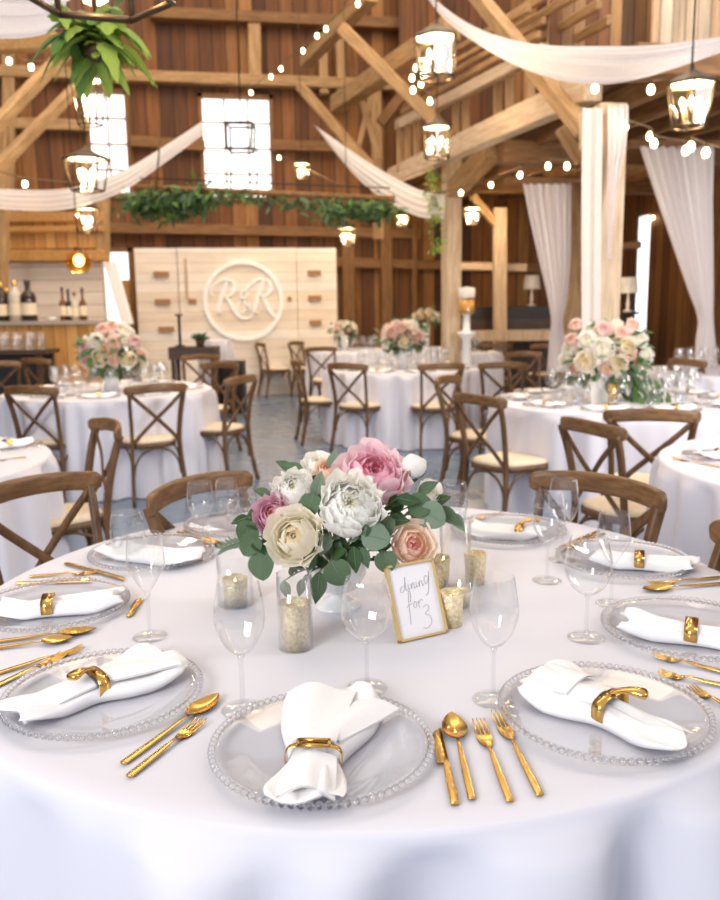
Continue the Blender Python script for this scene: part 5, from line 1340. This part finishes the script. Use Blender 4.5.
for (x, y0, y1) in ((160, 140, 188), (231, 148, 190), (257, 150, 190)):
    a, b_ = aD(x, y0, 10.1), aD(x-4 if x == 160 else x, y1, 10.1); mb = MB(); mb.tube([a, b_], .010, 6); o = mb.obj('hanging_rod', M['bronze']); origin_to(o, a)
    tag(o, {160: 'slanting thin rod holding the left garland bunch', 231: 'thin rod below the square black frame, its left one', 257: 'thin rod below the square black frame, its right one'}[x], 'rod')
q0, q1 = aD(226, 122, 10.1), aD(252, 148, 10.1); mb = MB()
xs = [aD(226, 122, 10.1), aD(252, 122, 10.1), aD(251, 148, 10.1), aD(227, 148, 10.1)]
for off in (Vector((0, 0, 0)), _fh*.3):
    for i in range(4): mb.tube([xs[i]+off, xs[(i+1) % 4]+off], .013, 6)
for i in range(4): mb.tube([xs[i], xs[i]+_fh*.3], .010, 6)
top_c = (xs[0]+xs[1])/2+_fh*.15
t = mb.obj('cage_lantern', M['black_metal']); origin_to(t, top_c); tag(t, 'square black cage lantern silhouetted against the middle window', 'lantern')
mb = MB(); mb.tube([(0, 0, 0), (0, 0, 3.2)], .008, 6); mb.obj('chain', M['black_metal'], t)

# ------------------------------------------------------------------ bar corner
Dbar = 11.0
hutD = 12.8
o = panel_D('trim_2', -120, 262, 112, 420, hutD, M['shiplap'], .10); struct(o)
o = panel_D('trim_3', -120, 222, 106, 251, hutD-.1, M['amberboards'], .10); struct(o)
pbeam('bar_header', (-120, 256), (107, 256), .22, .16, M['timber_amber'], hutD-.2)
pbeam('bar_header', (-120, 219), (104, 217), .12, .14, M['timber_amber'], hutD-.15)
pbeam('bar_header', (-120, 231), (104, 229), .05, .08, M['timber_amber'], hutD-.22)
pbeam('bar_post', (103, 196), (103, 262), .17, .17, M['timber'], hutD-.1)
pbeam('bar_brace', (110, 262), (128, 325), .16, .12, M['white_paint'], hutD-.15)
pbeam('bar_post', (126, 280), (132, 345), .14, .14, M['timber_amber'], hutD+1.2)
a, b_ = aD(-90, 322, Dbar), aD(97, 322, Dbar); hb_ = a.z; wb_ = (Vector((b_.x, b_.y, 0))-Vector((a.x, a.y, 0))).length
t = thing('bar_counter', 'amber plank bar counter with a thin dark top beneath the globe pendant', 'bar', ((a.x+b_.x)/2, (a.y+b_.y)/2, 0), heading(b_-a))
hb_ = aD(40, 321, Dbar).z
mb = MB(); mb.box((0, .25, (hb_-.05)/2), (wb_, .5, hb_-.05)); mb.obj('bar_front', M['amberboards'], t, smooth=False)
mb = MB(); mb.box((0.03, .25, hb_-.025), (wb_+.1, .62, .05)); mb.obj('bar_top', M['steel'], t, smooth=False)
mb = MB(); mb.box((wb_/2-.06, -.02, (hb_-.05)/2), (.10, .05, hb_-.06)); mb.obj('corner_post', M['timber_amber'], t, smooth=False)
def bottle(px, h_, rad, mat, label, neck=.3, cap=None, off=.14):
    h_ *= 1.18; rad *= 1.18
    D_ = Dbar+off; p = aD(px, 320, D_); t = thing('bottle', label, 'bottle', (p.x, p.y, hb_+.001))
    mb = MB(); mb.lathe([(.0003, 0), (rad, .002), (rad, h_*(.86-neck)), (rad*.8, h_*(.95-neck)), (rad*.36, h_*(1.02-neck)), (rad*.33, h_*.96), (rad*.4, h_), (.0003, h_)], 16, close=False); bo = mb.obj('bottle_body', M[mat], t)
    mb = MB(); mb.lathe([(rad*1.02, h_*.15), (rad*1.02, h_*.45)], 16, close=False); mb.obj('bottle_label', M['label_paper'], bo)
    mb = MB(); mb.lathe([(rad*.40, h_*.90), (rad*.42, h_*1.02), (.0003, h_*1.02)], 10, close=False); mb.obj('cap', M[cap or 'black'], t)
bottle(3, .42, .07, 'bottle_dark', 'big black bottle with gold cap at the frame edge of the bar', .22, 'gold')
bottle(17, .44, .075, 'bottle_clear', 'pale clear bottle with amber cap between the two big black bottles', .22, 'gold')
bottle(30, .44, .085, 'bottle_dark', 'big round black bottle standing right of the pale clear bottle', .26)
bottle(9, .36, .05, 'bottle_brown', 'brown bottle just behind the big black bottle with gold cap', .3, 'gold', .3)
bottle(64, .36, .040, 'bottle_brown', 'slim brown bottle, first of the small group on the bar', .36)
bottle(70, .34, .040, 'bottle_dark', 'slim dark bottle, second of the small group on the bar', .36)
bottle(76, .30, .045, 'bottle_clear', 'short pale bottle in the small group on the bar', .3)
bottle(84, .35, .040, 'bottle_brown', 'slim brown bottle at the end of the small group on the bar', .36)
p = aD(52, 320, Dbar+.1); t = thing('small_bowl', 'small white bowl on the bar between the bottle groups', 'bowl', (p.x, p.y, hb_+.001)); mb = MB(); mb.lathe([(.0003, 0), (.03, 0), (.06, .045), (.055, .045), (.0003, .01)], 16, close=False); mb.obj('bowl_body', M['ceramic'], t)
# glasses table in front of the bar
tc_ = cf((12-360)/830*10.35, 10.35)
t = thing('side_table', 'dark side table carrying rows of clean glasses in front of the bar', 'table', (tc_.x, tc_.y, 0), -YAW)
mb = MB(); mb.box((0, 0, .945), (1.1, .5, .05)); mb.obj('table_top', M['dark_wood'], t, smooth=False)
for x, y in ((-.45, -.2), (.45, -.2), (-.45, .2), (.45, .2)): mb = MB(); mb.box((x, y, .46), (.06, .06, .92)); mb.obj('leg', M['dark_wood'], t, smooth=False)
mb = MB(); mb.box((0, .0, .5), (.86, .36, .80)); mb.obj('cabinet_body', M['black'], t, smooth=False)
for i in range(9):
    x, y = -.16+.155*(i % 5)-.03*(i//5), -.12+.18*(i//5); v = tc_+_r0*x+_fh*y
    o = dup(_gl[2], (v.x, v.y, .971), label='clean clear glass on the dark side table before the bar', group='clean glasses on the dark side table')
    o.scale = (1.9,)*3
# sweetheart corner in front of the backdrop
pz = aZ(198, 392, 0.0); 
t = thing('console_table', 'dark wooden console standing before the plank backdrop', 'table', cf((197-360)/830*11.2, 11.2), -YAW)
mb = MB(); mb.box((0, 0, .86), (.62, .4, .16)); mb.obj('table_top', M['dark_wood'], t, smooth=False)
for x in (-.26, .26):
    for y in (-.15, .15): mb = MB(); mb.box((x, y, .39), (.05, .05, .78)); mb.obj('leg', M['dark_wood'], t, smooth=False)
v = cf((183-360)/830*11.2, 11.2)
t = thing('candle_stand', 'thin dark stand rising from the console before the backdrop', 'stand', (v.x, v.y, .941)); mb = MB(); mb.tube([(0, 0, 0), (0, 0, .42)], .018, 8); mb.obj('pole', M['black_metal'], t); mb = MB(); mb.lathe([(.0003, .0), (.07, 0), (.06, .02), (.0003, .03)], 14, close=False); mb.obj('base', M['black_metal'], t); mb = MB(); mb.lathe([(.0003, .40), (.05, .41), (.06, .43), (.0003, .43)], 12, close=False); mb.obj('dish', M['black_metal'], t)
v = cf((203-360)/830*11.2, 11.2); 
t = thing('potted_plant', 'small dark green plant on the console before the backdrop', 'plant', (v.x, v.y, .941)); mb = MB(); mb.lathe([(.0003, 0), (.05, 0), (.065, .09), (.0003, .085)], 14, close=False); mb.obj('pot', M['dark_wood'], t)
mb = MB(); rr = random.Random(8)
for i in range(50): d = Vector((rr.uniform(-1, 1), rr.uniform(-1, 1), rr.uniform(0, 1))); m2 = mat_dir(d, (0, -1, 1)); mb.grid([[Vector((0, 0, .09))+m2@q for q in r_] for r_ in leaf_pts(rr.uniform(.08, .15), .025, 'point', n1=5, n2=3)])
mb.obj('leaves', M['leaf_dark'], t)
v = cf((233-360)/830*11.6, 11.6)
t = thing('speaker_box', 'black box standing on the floor in front of the plank backdrop', 'speaker', (v.x, v.y, 0), -YAW); mb = MB(); mb.box((0, 0, .36), (.36, .32, .72)); o = mb.obj('cabinet', M['black'], t, smooth=False); bevel(o, .02); mb = MB(); mb.box((0, -.165, .36), (.30, .012, .64)); mb.obj('grille', M['black_metal'], t, smooth=False)
v = cf((218-360)/830*11.9, 11.9)
o = cloth_mesh(.22, 41, nt_=80, nf=8, top=1.0).obj('tablecloth', M['linen_far']); o.location = (v.x, v.y, 0); tag(o, 'tall narrow white cloth over a cocktail table before the backdrop', 'tablecloth')

# ------------------------------------------------------------------ far right side: console with lamps, dispenser
DR = 14.0
a, b_ = aD(462, 335, DR), aD(590, 335, DR)
t = thing('sideboard', 'long dark sideboard under the table lamps at the aisle wall', 'sideboard', cf((530-360)/830*DR, DR), -YAW)
hS = aD(530, 306, DR).z
mb = MB(); mb.box((0, 0, hS/2), (2.6, .5, hS)); o = mb.obj('cabinet', M['black'], t, smooth=False); bevel(o, .01)
for x in (-.85, 0, .85): mb = MB(); mb.box((x, -.26, hS*.55), (.78, .02, hS*.6)); mb.obj('door', M['dark_wood'], t, smooth=False)
def table_lamp(px, D_, z0, label, h_=.42):
    p = cf((px-360)/830*D_, D_); t = thing('table_lamp', label, 'lamp', (p.x, p.y, z0)); mb = MB(); mb.lathe([(.0003, 0), (.07, .004), (.07, .02), (.02, .04), (.03, .12), (.018, .2), (.012, h_*.65), (.0003, h_*.65)], 16, close=False); mb.obj('base', M['cap_white'], t)
    mb = MB(); mb.lathe([(.14, h_*.55), (.115, h_), (.110, h_), (.135, h_*.55)], 20, close=False); mb.obj('lamp_shade', M['shade'], t)
table_lamp(531, DR, hS+.001, 'white shaded table lamp on the dark sideboard seen between post and curtain', .5)
v = cf((626-360)/830*12.4, 12.4); hs2 = aD(626, 312, 12.4).z
t = thing('plant_stand', 'dark stand holding a lamp between the wrapped post and the slit window', 'stand', (v.x, v.y, 0)); mb = MB(); mb.lathe([(.16, 0), (.16, .03), (.05, .06), (.05, hs2-.04), (.17, hs2-.03), (.17, hs2), (.0003, hs2)], 16, close=False); mb.obj('pedestal', M['dark_wood'], t)
table_lamp(626, 12.4, hs2+.001, 'ivory shaded lamp on the dark stand beside the slit window', .5)
# drinks dispenser on a draped plinth
v = cf((467-360)/830*11.3, 11.3); zt = aD(467, 332, 11.3).z
t = thing('pedestal', 'white pedestal holding the amber drinks dispenser', 'stand', (v.x, v.y, 0)); mb = MB(); mb.lathe([(.0003, 0), (.20, 0), (.18, .04), (.10, .1), (.07, .5), (.06, zt-.1), (.12, zt-.03), (.13, zt), (.0003, zt)], 20, close=False); mb.obj('column', M['white_paint'], t)
z2 = aD(467, 314, 11.0).z
t = thing('drinks_dispenser', 'glass drinks dispenser filled with amber drink beside the pale post', 'dispenser', (v.x, v.y, zt+.001))
hd = aD(467, 290, 11.0).z-zt; zl = z2-zt
mb = MB(); mb.lathe([(.0003, 0), (.07, 0), (.05, .03), (.045, zl-.02), (.08, zl), (.0003, zl)], 16, close=False); mb.obj('stand', M['white_paint'], t)
mb = MB(); mb.lathe([(.0003, zl), (.10, zl+.002), (.105, zl+(hd-zl)*.6), (.0003, zl+(hd-zl)*.6)], 18, close=False); mb.obj('drink', pbr('amber_drink', (.75, .36, .06), .25), t)
mb = MB(); mb.lathe([(.108, zl), (.110, hd*.98), (.0003, hd)], 18, close=False); mb.obj('jar', M['glass'], t)
mb = MB(); mb.lathe([(.10, zl+(hd-zl)*.66), (.112, zl+(hd-zl)*.72), (.11, hd+.03), (.0003, hd+.05)], 18, close=False); mb.obj('lid', M['shade'], t)
